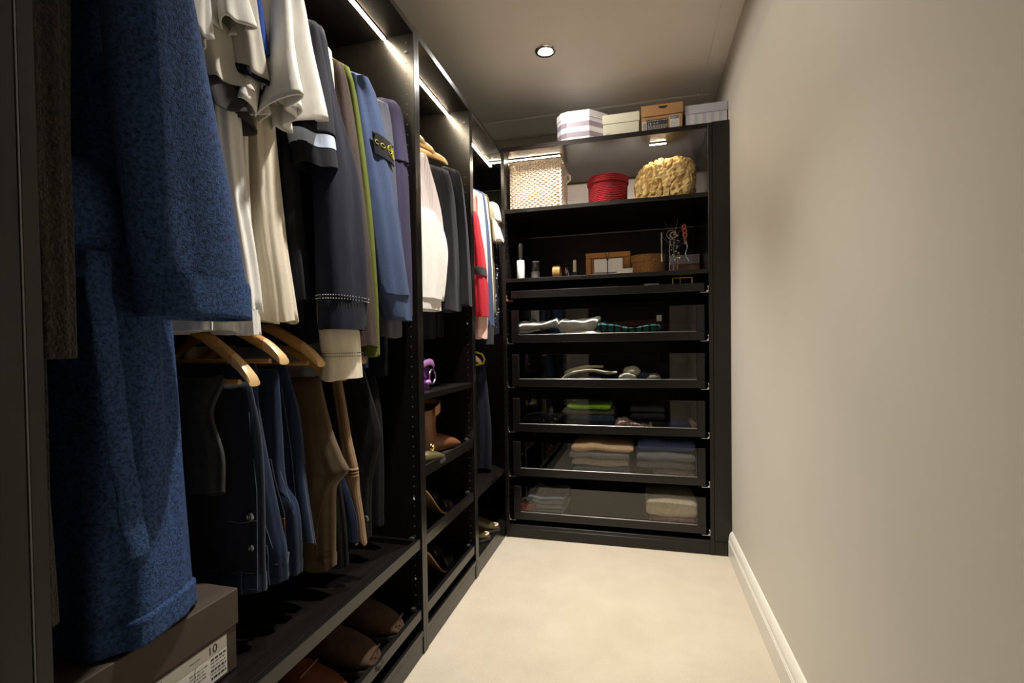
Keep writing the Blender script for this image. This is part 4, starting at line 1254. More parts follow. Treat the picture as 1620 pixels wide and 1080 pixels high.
Sck = [(1.728, 2.262, 2.292, -.752), (1.71, 2.262, 2.302, -.748), (1.45, 2.31, 2.356, -.740), (1.15, 2.335, 2.375, -.738)]
slim('shirt', 'cream shirt edge between navy jacket and khaki jacket', Sck, F['cream'], 1.08, 126, 'shirt', rx=.026)
Skh = [(1.738, 2.285, 2.320, -.752), (1.721, 2.285, 2.335, -.746), (1.464, 2.331, 2.385, -.740), (1.143, 2.347, 2.395, -.738)]
slim('jacket', 'olive khaki jacket in the corner wardrobe', Skh, F['khaki'], 1.06, 127, 'jacket', rx=.028)
Sbk = [(1.64, 2.40, 2.45, -.758), (1.60, 2.40, 2.465, -.752), (1.40, 2.40, 2.49, -.745), (1.15, 2.40, 2.50, -.742), (1.05, 2.40, 2.50, -.742)]
g = slim('jacket', 'black sequinned jacket beside the end wardrobe', Sbk, F['navydark'], .98, 128, 'jacket', rx=.034)
mb = MB(); rnd = random.Random(8)
for k in range(110):
    z = rnd.uniform(1.08, 1.45); a = rnd.uniform(-1.1, 1.3)
    x = -.7435+.036*cos(a); y = 2.446+.048*sin(a)
    mb.lathe([(.0035, 0), (.0032, .0007)], (x, y, z), 6, 'x')
o = finish('sequin', mb, plain('silver_sequins', (.35, .36, .40), .25, .8), g, False); o['kind'] = 'stuff'
# cream scarf draped over the far hanger
g = thing('scarf', (-.74, 2.36, 1.5), 'cream fringed scarf draped beside the khaki jacket, near the end wardrobe', 'scarf')
mb = MB()
cloth(mb, [(1.712, -.715, 2.345, .010, .010, 0), (1.70, -.712, 2.35, .024, .028, .004), (1.66, -.708, 2.36, .030, .036, .006), (1.62, -.706, 2.365, .032, .034, .005)], 14, 36, 131, (3, 5, 7))
finish('knot', mb, F['cream'], g, angle=60)
mb = MB(); cloth(mb, [(1.635, -.708, 2.355, .016, .026, .003), (1.58, -.700, 2.365, .020, .034, .004), (1.525, -.690, 2.372, .024, .040, .005)], 12, 36, 132, (3, 4, 6), capB=False); finish('scarf_end', mb, F['cream'], g, angle=60)
mb = MB()
for k in range(18):
    a = 2*pi*k/18
    p = (-.690+.024*cos(a), 2.372+.040*sin(a))
    mb.tube([(p[0], p[1], 1.527), (p[0]+.001, p[1], 1.515)], .0012, 4)
o = finish('fringe', mb, F['cream'], g); o['kind'] = 'stuff'
# yellow plastic hanger and wooden hanger on the lower rail of the corner
ym = plain('yellow_plastic', (.62, .50, .03), .3)
g = thing('clothes_hanger', (-.97, 2.27, .90), 'yellow plastic tubular hanger on the lower rail of the corner wardrobe', 'hanger')
mb = MB()
pts = [(-.97, 2.27, 1.0), (-.80, 2.272, .965), (-.755, 2.275, .950), (-.742, 2.277, .925), (-.75, 2.277, .905), (-.78, 2.275, .898), (-.97, 2.27, .898), (-1.16, 2.268, .898), (-1.19, 2.268, .91), (-1.18, 2.268, .935), (-.975, 2.27, .998)]
mb.tube(pts, .0045, 10); finish('hanger_frame', mb, ym, g)
mb = MB(); mb.tube([(-.97, 2.27, 1.0), (-.97, 2.27, 1.012)]+[(-.97+.020*sin(a), 2.27, 1.030-.020*cos(a)) for a in [pi*1.4*k/12 for k in range(2, 13)]], .0028, 8); finish('hook', mb, ym, g)
wood_hanger('wooden hanger beside the yellow one, lower rail of the corner wardrobe', 2.215, -.742, .905, 0, drop=.08, rail_z=1.03, group='hangers in the corner wardrobe', mat=M['hanger_end'])
g, r = trousers('trousers', 'midnight navy trousers in the corner wardrobe', 2.34, [(.94, -.76), (.8, -.75), (.6, -.735), (.45, -.735), (.37, -.74)], F['navydark'], .05, 141, .2, amp=.012, back=(-1.0, -.95), group='trousers in the corner wardrobe')
seam(g, r, [(.9, .02), (.7, .02), (.5, .025)], fabric('navy_seam', (.02, .03, .07)), side=-1)
g, r = trousers('trousers', 'black trousers hanging nearest the corner side panel', 2.13, [(.93, -.78), (.8, -.77), (.6, -.76), (.40, -.76)], F['black'], .02, 142, .2, back=(-1.0, -.95), group='trousers in the corner wardrobe')
ol = plain('dark_olive_leather', (.055, .042, .014), .3, var=.3)
for k, (lab_, y, x) in enumerate((('dark olive leather shoe on the corner floor panel, toe to the room', 2.115, -.80), ('dark olive leather shoe on the corner floor panel, farther in', 2.235, -.79))):
    g, P, hg, hf = shoe('leather_shoe', lab_, (x, y, .079), .45, .24, .085, .085, ol, dk, .45, 'olive shoes in the corner', .5)
    mb = MB(); mb.tube([P(.10*cos(a)+.012, .036*sin(a), .028) for a in [-1.0+2.0*k2/10 for k2 in range(11)]], .0045, 8); finish('toe_welt', mb, plain('cream_welt', (.72, .58, .40), .4), g)
    mb = MB(); mb.ribbon([P(.005, .034*cos(a), .030+.045*sin(a)) for a in [pi*k2/12 for k2 in range(13)]], (1, 0, 0), .010, .003); finish('strap', mb, plain('olive_strap', (.12, .09, .03), .35), g)

# ================================================================== ON TOP OF THE END WARDROBE
def strip_rows(m, rows):
    return m
# hexagonal hat box with lilac stripes
g = thing('hat_box', (-.29, 2.56, H), 'octagonal hat box with white and mauve stripes, leftmost box on top', 'box', 'boxes on top of the end wardrobe')
ma, mbm = plain('pearl_white_card', (.72, .70, .72), .35), plain('mauve_card', (.30, .24, .29), .45)
oct_ = [(-.400, 2.49), (-.375, 2.452), (-.345, 2.44), (-.232, 2.44), (-.150, 2.52), (-.150, 2.64), (-.22, 2.70), (-.35, 2.70), (-.400, 2.65)]
h0, h1 = H+.001, H+.152
nb = 6
for k in range(nb):
    za, zb = h0+(h1-h0)*k/nb, h0+(h1-h0)*(k+1)/nb
    m = MB(); m.prism(oct_, za, zb, 'z')
    o = finish('stripe_band', m, ma if k % 2 == 0 else mbm, g, False)
m = MB()
cxo = sum(p[0] for p in oct_)/len(oct_); cyo = sum(p[1] for p in oct_)/len(oct_)
m.prism([(cxo+(a-cxo)*1.015, cyo+(b-cyo)*1.015) for a, b in oct_], h1-.03, h1+.003, 'z'); finish('lid', m, ma, g, False)

wc = plain('cream_card', (.58, .55, .42), .6)
g = shoebox('shoebox', 'plain cream shoebox on top, between the hat box and the brown one', (-.167, 2.425, H), (.176, .30, .107), .045, wc, wc, 'boxes on top of the end wardrobe')
text_part('print', 'aoo', .012, plain('grey_print', (.30, .29, .25), .8), g, (-.150, 2.4275, H+.012), (1, 0, 0), (0, 0, 1), .0002)

kb = plain('kraft_card', (.38, .20, .075), .65, var=.06)
g = thing('shoebox', (.108, 2.57, H), 'kraft brown shoebox with thumb hole and black label on top', 'box', 'boxes on top of the end wardrobe')
box_part('box_body', (.018, .203, 2.424, 2.72, H, H+.085), kb, g, .0012)
m = MB()
fl = [(.016, H+.122), (.016, H+.078), (.026, H+.072), (.045, H+.071), (.185, H+.073), (.205, H+.075), (.205, H+.122)]
m.prism(fl, 2.419, 2.423, 'y'); finish('lid_flap', m, kb, g, False)
m = MB(); m.box(.016, .205, 2.4235, 2.723, H+.086, H+.122, .001)
finish('lid', m, kb, g)
m = MB(); m.prism([(.094, H+.113), (.098, H+.106), (.107, H+.102), (.116, H+.101), (.125, H+.102), (.134, H+.106), (.138, H+.113)], 2.4183, 2.4191, 'y'); finish('thumb_hole', m, plain('hole_dark', (.02, .012, .008), .9), g, False)
m = MB(); m.box(.041, .138, 2.4228, 2.4238, H+.004, H+.056, 0); lab = finish('label', m, plain('black_label', (.03, .028, .025), .6), g, False); lab['label'] = 'black printed size label'
wp = plain('label_white', (.55, .53, .50), .7)
m = MB(); m.box(.020, .041, 2.4228, 2.4238, H+.003, H+.048, 0); o = finish('barcode_label', m, wp, g, False)
m = MB(); m.box(.146, .190, 2.4228, 2.4238, H+.003, H+.066, 0); lab2 = finish('white_label', m, wp, g, False)
wi = plain('white_ink', (.6, .58, .55), .7)
text_part('print', '14', .016, wi, lab, (.047, 2.4226, H+.031), (1, 0, 0), (0, 0, 1), .0001)
text_part('print', '48  49', .009, wi, lab, (.071, 2.4226, H+.034), (1, 0, 0), (0, 0, 1), .0001)
m = MB(); rnd = random.Random(3)
for zz, n_ in ((.049, 5), (.025, 7), (.018, 7), (.011, 7)):
    x = .046
    while x < .130:
        w = rnd.uniform(.004, .012); m.box(x, x+w, 2.4224, 2.4230, H+zz, H+zz+.002, 0); x += w+.003
o = finish('print_lines', m, wi, lab, False); o['kind'] = 'stuff'
m = MB()
for k in range(9): m.box(.023, .039, 2.4224, 2.4230, H+.007+.0042*k, H+.0072+.0042*k+.0012*(1+k % 2), 0)
o2 = finish('barcode', m, ink, o2p if False else bpy.data.objects[o.name] if False else lab2, False); o2['kind'] = 'stuff'
m = MB()
m.box(.148, .188, 2.4224, 2.4230, H+.048, H+.064, 0); finish('label_logo', m, plain('grey_logo', (.14, .14, .16), .7), lab2, False)
m = MB(); m.torus((.160, 2.4223, H+.056), .005, .0011, 'y', 16, 5); m.tube([(.168, 2.4223, H+.052), (.172, 2.4223, H+.060), (.176, 2.4223, H+.052)], .0009, 5); finish('logo_mark', m, wp, lab2)
m = MB()
for zz in (.035, .029, .023, .014): m.box(.151, .183-.006*(zz < .02), 2.4224, 2.4230, H+zz, H+zz+.0015, 0)
o2 = finish('print_lines', m, plain('grey_ink', (.28, .27, .26), .8), lab2, False); o2['kind'] = 'stuff'

st = striped('pale_blue_stripes', (.58, .56, .54), (.42, .45, .54), 0, 28, .55, .7)
lv = plain('lavender_card', (.46, .46, .52), .65)
g = shoebox('shoebox', 'pale box with blue striped sides and plain lid, against the right wall', (.215, 2.430, H+.003), (.187, .28, .100), .042, st, lv, 'boxes on top of the end wardrobe')

# ================================================================== UPPER SHELF
zs = 1.6855
# white wicker basket: real woven strands
wk = plain('white_wicker', (.66, .56, .45), .6, var=.12)
g = thing('wicker_basket', (-.50, 2.59, zs), 'square white wicker basket on the upper shelf of the end wardrobe', 'basket')
bx0, bx1, by0, by1, bz1 = -.648, -.385, 2.47, 2.70, zs+.255
pathp = []
def basket_path(off):
    c = .018
    P_ = []
    for (x, y, ax, ay) in ((bx0, by0, 1, 1), (bx1, by0, -1, 1), (bx1, by1, -1, -1), (bx0, by1, 1, -1)):
        pass
    segs = []
    n1, n2 = 18, 16
    for i in range(n1): segs.append((bx0+(bx1-bx0)*i/n1, by0, 0, -1))
    for i in range(n2): segs.append((bx1, by0+(by1-by0)*i/n2, 1, 0))
    for i in range(n1): segs.append((bx1-(bx1-bx0)*i/n1, by1, 0, 1))
    for i in range(n2): segs.append((bx0, by1-(by1-by0)*i/n2, -1, 0))
    return segs
segs = basket_path(0)
m = MB()
for i, (x, y, nx, ny) in enumerate(segs):
    if i % 1 == 0:
        m.tube([(x, y, zs+.006), (x, y, bz1-.006)], .0030, 6)
o = finish('stake', m, wk, g); o['kind'] = 'stuff'
m = MB()
rowz = zs+.008; k = 0
while rowz < bz1-.008:
    pts = []
    for i, (x, y, nx, ny) in enumerate(segs):
        sgn = 1 if (i+k) % 2 else -1
        pts.append((x+nx*.0050*sgn, y+ny*.0050*sgn, rowz))
    pts.append(pts[0])
    m.tube(pts, .0037, 5)
    rowz += .0098; k += 1
o = finish('weave', m, wk, g); o['kind'] = 'stuff'
m = MB()
for ph in (0, pi):
    pts = []
    for i in range(len(segs)*2+1):
        x, y, nx, ny = segs[(i//2) % len(segs)]
        x2, y2, _, _ = segs[(i//2+1) % len(segs)]
        if i % 2: x, y = (x+x2)/2, (y+y2)/2
        a = i*.9+ph
        pts.append((x+nx*.006*cos(a), y+ny*.006*cos(a), bz1-.002+.005*sin(a)))
    m.tube(pts, .0042, 6)
finish('rim', m, wk, g)
m = MB(); m.box(bx0+.004, bx1-.004, by0+.004, by1-.004, zs+.0005, zs+.006, .001); finish('basket_base', m, wk, g)
m = MB()
m.tube([(bx1+.008, 2.53, zs+.18), (bx1+.030, 2.54, zs+.195), (bx1+.034, 2.58, zs+.20), (bx1+.030, 2.62, zs+.195), (bx1+.008, 2.63, zs+.18)], .006, 8); finish('handle', m, wk, g)

# red woven round box with lid
rd = fabric('red_raffia', (.22, .012, .016), 300, 1.0, .5, 160, .0, crease=0, bdist=.003)
g = thing('round_box', (-.155, 2.60, zs), 'round red woven box with a lid on the upper shelf', 'box')
def coil(r0, r1, z0, z1, n, rr):
    m = MB()
    for i in range(n):
        f = (i+.5)/n
        m.torus((-.155, 2.60, z0+(z1-z0)*f), r0+(r1-r0)*f, rr, 'z', 40, 6)
    return m
m = MB(); m.lathe([(.094, zs), (.096, zs+.13)], (-.155, 2.60, 0), 40); finish('box_wall', m, rd, g)
o = finish('coil', coil(.0945, .0965, zs+.004, zs+.135, 15, .0048), rd, g); o['kind'] = 'stuff'
m = MB(); m.lathe([(.100, zs+.13), (.104, zs+.135), (.104, zs+.160), (.100, zs+.168), (.075, zs+.172), (.001, zs+.173)], (-.155, 2.60, 0), 40); finish('lid', m, rd, g)
o = finish('lid_coil', coil(.1025, .1025, zs+.131, zs+.166, 4, .0048), rd, g); o['kind'] = 'stuff'

# natural sea sponge
sp = fabric('sea_sponge', (.78, .56, .24), 260, 1.0, .22, 45, .05, crease=0, bdist=.003)
g_bm = bmesh.new()
bmesh.ops.create_icosphere(g_bm, subdivisions=7, radius=1)
from mathutils import noise as mn
holes = []
rnd = random.Random(12)
for k in range(260):
    v = Vector((rnd.gauss(0, 1), rnd.gauss(0, 1), rnd.gauss(0, 1))).normalized()
    holes.append((v, rnd.uniform(.03, .085), rnd.uniform(.04, .16)))
for v in g_bm.verts:
    d = v.co.normalized()
    q4 = (abs(d.x)**3.2+abs(d.y)**3.2+abs(d.z)**3.2)**(-1/3.2)
    r = q4*(1+.05*mn.noise(d*2.2+Vector((5, 2, 1))))+.05*mn.noise(d*5+Vector((3, 1, 2)))+.035*mn.noise(d*13)
    # deep wandering vertical furrows between the lobes
    w = mn.noise(Vector((d.x*4.5, d.y*4.5, d.z*1.1+7)))
    r -= .20*max(0, 1-abs(w)*7)**1.5
    for hv, hr, hd in holes:
        q = (d-hv).length
        if q < hr: r -= hd*(1-(q/hr)**2)
    x, y, z = d*r
    z += .12*x
    z = max(z, -.80)
    v.co = (.130+x*.146, 2.60+y*.105, zs+.098+z*.128)
m = MB(); m.add(g_bm)
lowest = min(v.co.z for v in m.bm.verts)
for v in m.bm.verts: v.co.z += zs+.0005-lowest
o = finish('sea_sponge', m, sp, None, loc=(.130, 2.60, zs), angle=80)
tag(o, 'large natural yellow sea sponge on the upper shelf', 'sponge')
# pale folded cloth peeping out beside the basket
m = MB(); cloth(m, [(zs+.024, -.335, 2.58, .03, .05, .002), (zs+.02, -.335, 2.58, .045, .07, .003), (zs+.001, -.335, 2.58, .048, .075, .003)], 8, 30, 7, (3, 5))
o = finish('folded_cloth', m, F['white'], None, loc=(-.335, 2.58, zs)); tag(o, 'small white folded cloth between basket and red box', 'cloth')

# ================================================================== MIDDLE SHELF
z2 = 1.3325
# lint roller standing on its roll
g = thing('lint_roller', (-.606, 2.50, z2), 'white lint roller standing upright on the shelf, dark handle up', 'lint roller')
m = MB(); m.lathe([(.0195, z2+.001), (.0205, z2+.003), (.0205, z2+.104), (.0195, z2+.106), (.006, z2+.107)], (-.606, 2.50, 0), 28); finish('paper_roll', m, F['white'], g)
m = MB(); m.lathe([(.006, z2+.107), (.008, z2+.118), (.011, z2+.135), (.0125, z2+.165), (.012, z2+.185), (.008, z2+.196), (.001, z2+.199)], (-.606, 2.50, 0), 20); finish('handle', m, plain('grey_rubber', (.10, .10, .10), .5), g)
m = MB(); m.torus((-.606, 2.4885, z2+.183), .004, .0012, 'y', 12, 6); finish('hanging_hole', m, plain('pale_grey', (.4, .4, .4), .4), g)
# dark perfume bottle with pale cap disc and label
g = thing('bottle', (-.535, 2.55, z2), 'dark glass bottle with grey label, right of the lint roller', 'bottle')
m = MB(); m.lathe([(.026, z2+.001), (.027, z2+.004), (.027, z2+.085), (.022, z2+.095), (.010, z2+.098)], (-.535, 2.55, 0), 24); finish('bottle_body', m, plain('dark_bottle_glass', (.015, .015, .018), .12), g)
m = MB(); m.lathe([(.010, z2+.098), (.018, z2+.100), (.019, z2+.106), (.001, z2+.109)], (-.535, 2.55, 0), 20); finish('cap', m, plain('pale_cap', (.5, .5, .5), .3), g)
m = MB(); rings = []
for zz in (z2+.012, z2+.050): rings.append([(-.535+.0275*sin(a), 2.55-.0275*cos(a), zz) for a in [-1.0+2*k/12 for k in range(13)]])
m.loft(rings, False, False, False); finish('label', m, plain('grey_label', (.16, .15, .14), .7), g)
# bangles: tan cuff and ring of bangles
g = thing('cuff_bracelet', (-.405, 2.52, z2), 'golden brown wooden cuff bracelet on the shelf', 'bracelet')
m = MB(); m.lathe([(.033, -.020), (.036, -.016), (.036, .016), (.033, .020), (.030, .016), (.030, -.016), (.033, -.020)], (-.418, 2.53, z2+.0365), 30, 'x', cap=False); finish('cuff', m, plain('amber_horn', (.32, .19, .06), .2, var=.5), g)
g = thing('bangle', (-.37, 2.53, z2), 'dark bangle with silver edge standing beside the golden cuff', 'bracelet')
m = MB(); m.torus((-.368, 2.53, z2+.033), .029, .0035, 'x', 28, 8); finish('band', m, plain('dark_shell', (.03, .02, .018), .15), g)
m = MB(); m.torus((-.361, 2.53, z2+.033), .029, .0018, 'x', 28, 6); finish('silver_edge', m, M['chrome'], g)
# lip balm / nail polish bottle
g = thing('nail_polish', (-.333, 2.60, z2), 'small bottle with white cap left of the picture frame', 'bottle')
m = MB(); m.box(-.352, -.314, 2.585, 2.615, z2, z2+.046, .004); finish('bottle_body', m, plain('dark_blue_glass', (.012, .013, .02), .1), g)
m = MB(); m.lathe([(.0095, z2+.046), (.010, z2+.050), (.009, z2+.106), (.006, z2+.109)], (-.333, 2.60, 0), 18); finish('cap', m, plain('cream_plastic', (.66, .60, .48), .3), g)
# orange wooden picture frame at the back
fo = cabinet_wood('orange_wood', (.46, .20, .03), .4, .25, axis=0)
g = thing('picture_frame', (-.165, 2.70, z2), 'orange wooden picture frame leaning at the back of the shelf', 'picture frame')
xa, xb, zf0, zf1 = -.285, -.045, z2, z2+.160
m = MB(); m.box(xa, xb, 2.70, 2.715, zf0, zf0+.03, .002); m.box(xa, xb, 2.70, 2.715, zf1-.03, zf1, .002); m.box(xa, xa+.03, 2.70, 2.715, zf0+.03, zf1-.03, .002); m.box(xb-.03, xb, 2.70, 2.715, zf0+.03, zf1-.03, .002)
finish('frame', m, fo, g)
m = MB(); m.box(xa+.029, xb-.029, 2.708, 2.714, zf0+.029, zf1-.029, 0); finish('mount', m, plain('amber_board', (.36, .15, .025), .6), g)
# white box tied with black ribbon in front
g = thing('gift_box', (-.16, 2.62, z2), 'white gift box tied with black ribbon in front of the orange frame', 'box')
box_part('box_body', (-.236, -.086, 2.605, 2.66, z2, z2+.030), M['white'], g)
box_part('box_lid', (-.230, -.083, 2.603, 2.662, z2+.0305, z2+.108), M['white'], g, .002)
rb = plain('black_ribbon', (.015, .013, .012), .5)
m = MB(); m.box(-.163, -.159, 2.6015, 2.6030, z2, z2+.108, 0); m.box(-.230, -.083, 2.6015, 2.6028, z2+.034, z2+.037, 0); finish('ribbon', m, rb, g, False)
m = MB()
for s_ in (-1, 1):
    m.tube([(-.161, 2.602, z2+.106), (-.161+s_*.006, 2.60, z2+.122), (-.161+s_*.012, 2.60, z2+.138), (-.161+s_*.006, 2.60, z2+.142)], .0016, 6)
m.sphere((-.161, 2.602, z2+.103), .006); finish('bow', m, rb, g)
g = thing('trinket_box', (-.07, 2.555, z2), 'small white patterned trinket box beside the gift box', 'box')
box_part('box_body', (-.112, -.032, 2.545, 2.58, z2, z2+.040), M['white'], g)
m = MB(); rnd = random.Random(2)
for k in range(9): m.box(-.108+.0085*k, -.104+.0085*k, 2.5440, 2.5452, z2+.002, z2+.006+rnd.uniform(0, .010), 0)
finish('pattern', m, plain('grey_pattern', (.2, .19, .18), .7), g, False)
box_part('box_lid', (-.114, -.030, 2.543, 2.582, z2+.034, z2+.043), M['white'], g)
# wicker box, brown
wb = fabric('tan_rattan', (.27, .135, .045), 160, .9, .4, 90, .1)
g = thing('rattan_box', (.045, 2.65, z2), 'tan rattan box with lid on the middle shelf', 'box')
m = MB()
for k in range(8): m.torus((.045, 2.65, z2+.006+.0098*k), .062, .0055, 'z', 36, 6, 1.28, .8)
m.lathe([(.060, z2), (.060, z2+.08)], (.045, 2.65, 0), 30)
for v in m.bm.verts: pass
o = finish('woven_wall', m, wb, g)
m = MB()
for k in range(4): m.torus((.045, 2.65, z2+.086+.0098*k), .0645, .0056, 'z', 36, 6, 1.28, .8)
rings = [[(.045+.0645*1.28*cos(a)*s_, 2.65+.0645*.8*sin(a)*s_, z_) for a in [2*pi*k/36 for k in range(36)]] for s_, z_ in ((1, z2+.082), (1, z2+.118), (.6, z2+.121))]
m.loft(rings); finish('lid', m, wb, g)
# jewellery tree with necklaces
g = thing('jewellery_tree', (.165, 2.52, z2), 'metal jewellery tree hung with necklaces and beads on the middle shelf', 'jewellery stand')
bz = z2
tm = plain('dark_steel', (.12, .115, .11), .4, .8)
m = MB(); m.lathe([(.038, bz), (.038, bz+.004), (.012, bz+.010), (.003, bz+.014)], (.165, 2.52, 0), 24); finish('base', m, M['steel'], g)
m = MB(); m.tube([(.165, 2.52, bz+.01), (.166, 2.52, bz+.12), (.168, 2.52, bz+.20)], .003, 8); finish('trunk', m, tm, g)
for k, (dx, dz, z_) in enumerate([(-.060, .045, .17), (-.045, .065, .19), (.02, .075, .19), (.05, .06, .18), (.075, .05, .15), (-.03, .03, .13), (.045, .03, .12), (-.075, .06, .14)]):
    m = MB(); m.tube([(.166, 2.52, bz+z_-.02), (.166+dx*.45, 2.52-.01*(k % 2), bz+z_+dz*.3), (.166+dx*.85, 2.515-.012*(k % 2), bz+z_+dz*.85), (.166+dx, 2.515, bz+z_+dz+.005)], [.0018, .0014, .0011, .0008], 6); finish('branch', m, tm, g)
def necklace(label, pts, r, mat, bead=None, catm=None):
    t = thing('necklace', pts[len(pts)//2], label, 'necklace')
    if bead:
        P_ = [Vector(p) for p in pts]
        m2 = MB()
        for p in P_: m2.sphere(p, r, 8)
        finish('bead', m2, mat, t)
        m2 = MB(); m2.tube(pts, .0007, 4); finish('string', m2, M['steel'], t)
    else:
        m2 = MB(); m2.tube(pts, r, 6); finish('chain', m2, mat, t)
        m2 = MB(); m2.sphere(pts[-1], r*2.2, 8, 1, .6, 1.4); finish('pendant', m2, mat, t)
    return t
pe = plain('pearl', (.55, .50, .42), .25)
necklace('pearl rope hanging straight at the left of the jewellery tree', [(.108+.0008*sin(k), 2.502, z2+.200-.0065*k) for k in range(22)], .0032, pe, True)
necklace('thin silver chain hanging to the shelf, left side of the jewellery tree', [(.146+.002*sin(k*.7), 2.500, z2+.175-.0095*k) for k in range(18)], .0012, M['steel'])
necklace('thin gold chain hanging to the shelf below the jewellery tree', [(.182+.001*sin(k*.9), 2.500, z2+.10-.0065*k) for k in range(15)], .0011, M['gold'])
necklace('pale turquoise bead necklace at the right of the jewellery tree', [(.223+.004*sin(k*.8)+.010*max(0, k-8)*.3, 2.498, z2+.142-.0085*k) for k in range(11)], .0036, plain('turquoise_beads', (.30, .40, .42), .2), True)
necklace('grey crystal bead necklace in the middle of the jewellery tree', [(.165+.018*sin(k*1.9)+.002*k*.3, 2.498+.003*cos(k), z2+.19-.0085*k) for k in range(16)], .0045, plain('grey_crystal', (.30, .28, .27), .12, .4), True)
g = thing('necklace', (.215, 2.50, z2+.2), 'orange-red coral necklace at the top of the jewellery tree', 'necklace')
cm = plain('coral', (.34, .075, .022), .35)
m = MB()
for k in range(3): m.torus((.213+.002*k, 2.498, z2+.222-.020*k), .0085, .0035, 'y', 16, 8)
finish('coral_ring', m, cm, g)
m = MB(); m.tube([(.216, 2.498, z2+.175), (.219, 2.498, z2+.145)], [.008, .007], 10); finish('coral_tube', m, plain('dark_coral', (.17, .05, .02), .4), g)
m = MB(); m.lathe([(.009, z2+.138), (.010, z2+.142), (.007, z2+.149)], (.220, 2.498, 0), 12); finish('silver_cap', m, M['steel'], g)
g = thing('hoop_earrings', (.155, 2.5, z2+.19), 'large round filigree hoops hanging on the jewellery tree', 'earrings')
m = MB(); m.torus((.155, 2.504, z2+.190), .022, .0014, 'y', 26, 6); m.torus((.162, 2.500, z2+.186), .014, .003, 'y', 20, 6)
for k in range(10): m.sphere((.162+.012*cos(k*.63), 2.497, z2+.186+.015*sin(k*.63)), .003, 6)
finish('hoop', m, M['gold'] if False else plain('pale_gold', (.48, .42, .28), .3, .8), g)
# brown leather box behind, with a pale photo standing on top
g = thing('wooden_box', (.235, 2.68, z2), 'brown wooden box with pale lid behind the jewellery tree', 'box')
box_part('box_body', (.150, .300, 2.64, 2.74, z2, z2+.062), plain('red_brown_wood', (.105, .045, .022), .4, var=.3), g, .002)
box_part('box_lid', (.150, .300, 2.64, 2.74, z2+.0625, z2+.112), plain('lavender_grey_lid', (.20, .18, .20), .5), g, .003)
m = MB(); m.box(.250, .294, 2.6385, 2.6400, z2+.006, z2+.056, .0005); finish('front_plate', m, plain('brown_plate', (.16, .075, .045), .4), g)

# ================================================================== SHALLOW TOP TRAY
zt = 1.2425
g = thing('buckle', (.20, 2.47, zt), 'open gold rectangular buckle standing in the shallow tray', 'buckle')
m = MB(); xa, xb, za, zb = .153, .247, zt+.001, zt+.064
m.box(xa, xb, 2.462, 2.468, zb-.006, zb, .0015); m.box(xa, xb, 2.462, 2.468, za, za+.006, .0015); m.box(xa, xa+.006, 2.462, 2.468, za, zb, .0015); m.box(xb-.006, xb, 2.462, 2.468, za, zb, .0015)
finish('frame', m, M['gold'], g)
m = MB(); m.tube([(.19, 2.465, za+.004), (.19, 2.458, zb)], .0018, 6); finish('prong', m, M['gold'], g)
g = thing('glasses_case', (.058, 2.50, zt), 'pale cream slim case lying in the shallow tray', 'case')
m = MB(); m.box(.020, .095, 2.47, 2.53, zt, zt+.042, .006); finish('case_body', m, F['cream'], g)
m = MB(); m.box(.0195, .0955, 2.4695, 2.5305, zt+.030, zt+.032, .0005); finish('case_seam', m, M['thread'], g)
rnd = random.Random(4)
bl = plain('blue_crystal', (.035, .035, .16), .08, spec=.8)
g = thing('bead_necklace', (-.39, 2.47, zt), 'heap of deep blue crystal beads in the shallow tray', 'necklace')
m = MB()
for k in range(46): m.sphere((-.385+rnd.uniform(-.055, .05), 2.465+rnd.uniform(-.02, .02), zt+.006+.030*abs(rnd.gauss(0, .5))*.7), .0065, 8)
finish('bead', m, bl, g)
m = MB()
for k in range(5): m.sphere((-.36+.012*k, 2.446, zt+.030), .004, 8)
finish('silver_bead', m, M['chrome'], g)
g = thing('bead_bracelet', (-.50, 2.48, zt), 'dark bead bracelet lying at the left of the shallow tray', 'bracelet')
m = MB()
for k in range(22): m.sphere((-.50+.035*cos(2*pi*k/22), 2.48+.025*sin(2*pi*k/22), zt+.022), .005, 8)
m.torus((-.50, 2.48, zt+.018), .03, .006, 'z', 20, 6); m.torus((-.50, 2.48, zt+.006), .03, .006, 'z', 20, 6)
finish('bead', m, plain('dark_violet_bead', (.02, .018, .05), .15), g)
g = thing('card_box', (-.14, 2.60, zt), 'small dark grey box standing in the shallow tray', 'box')
box_part('box_body', (-.185, -.105, 2.56, 2.64, zt, zt+.050), plain('dark_grey_card', (.035, .034, .034), .7), g)
box_part('box_lid', (-.187, -.103, 2.558, 2.642, zt+.045, zt+.058), plain('dark_grey_card', (.035, .034, .034), .7), g)

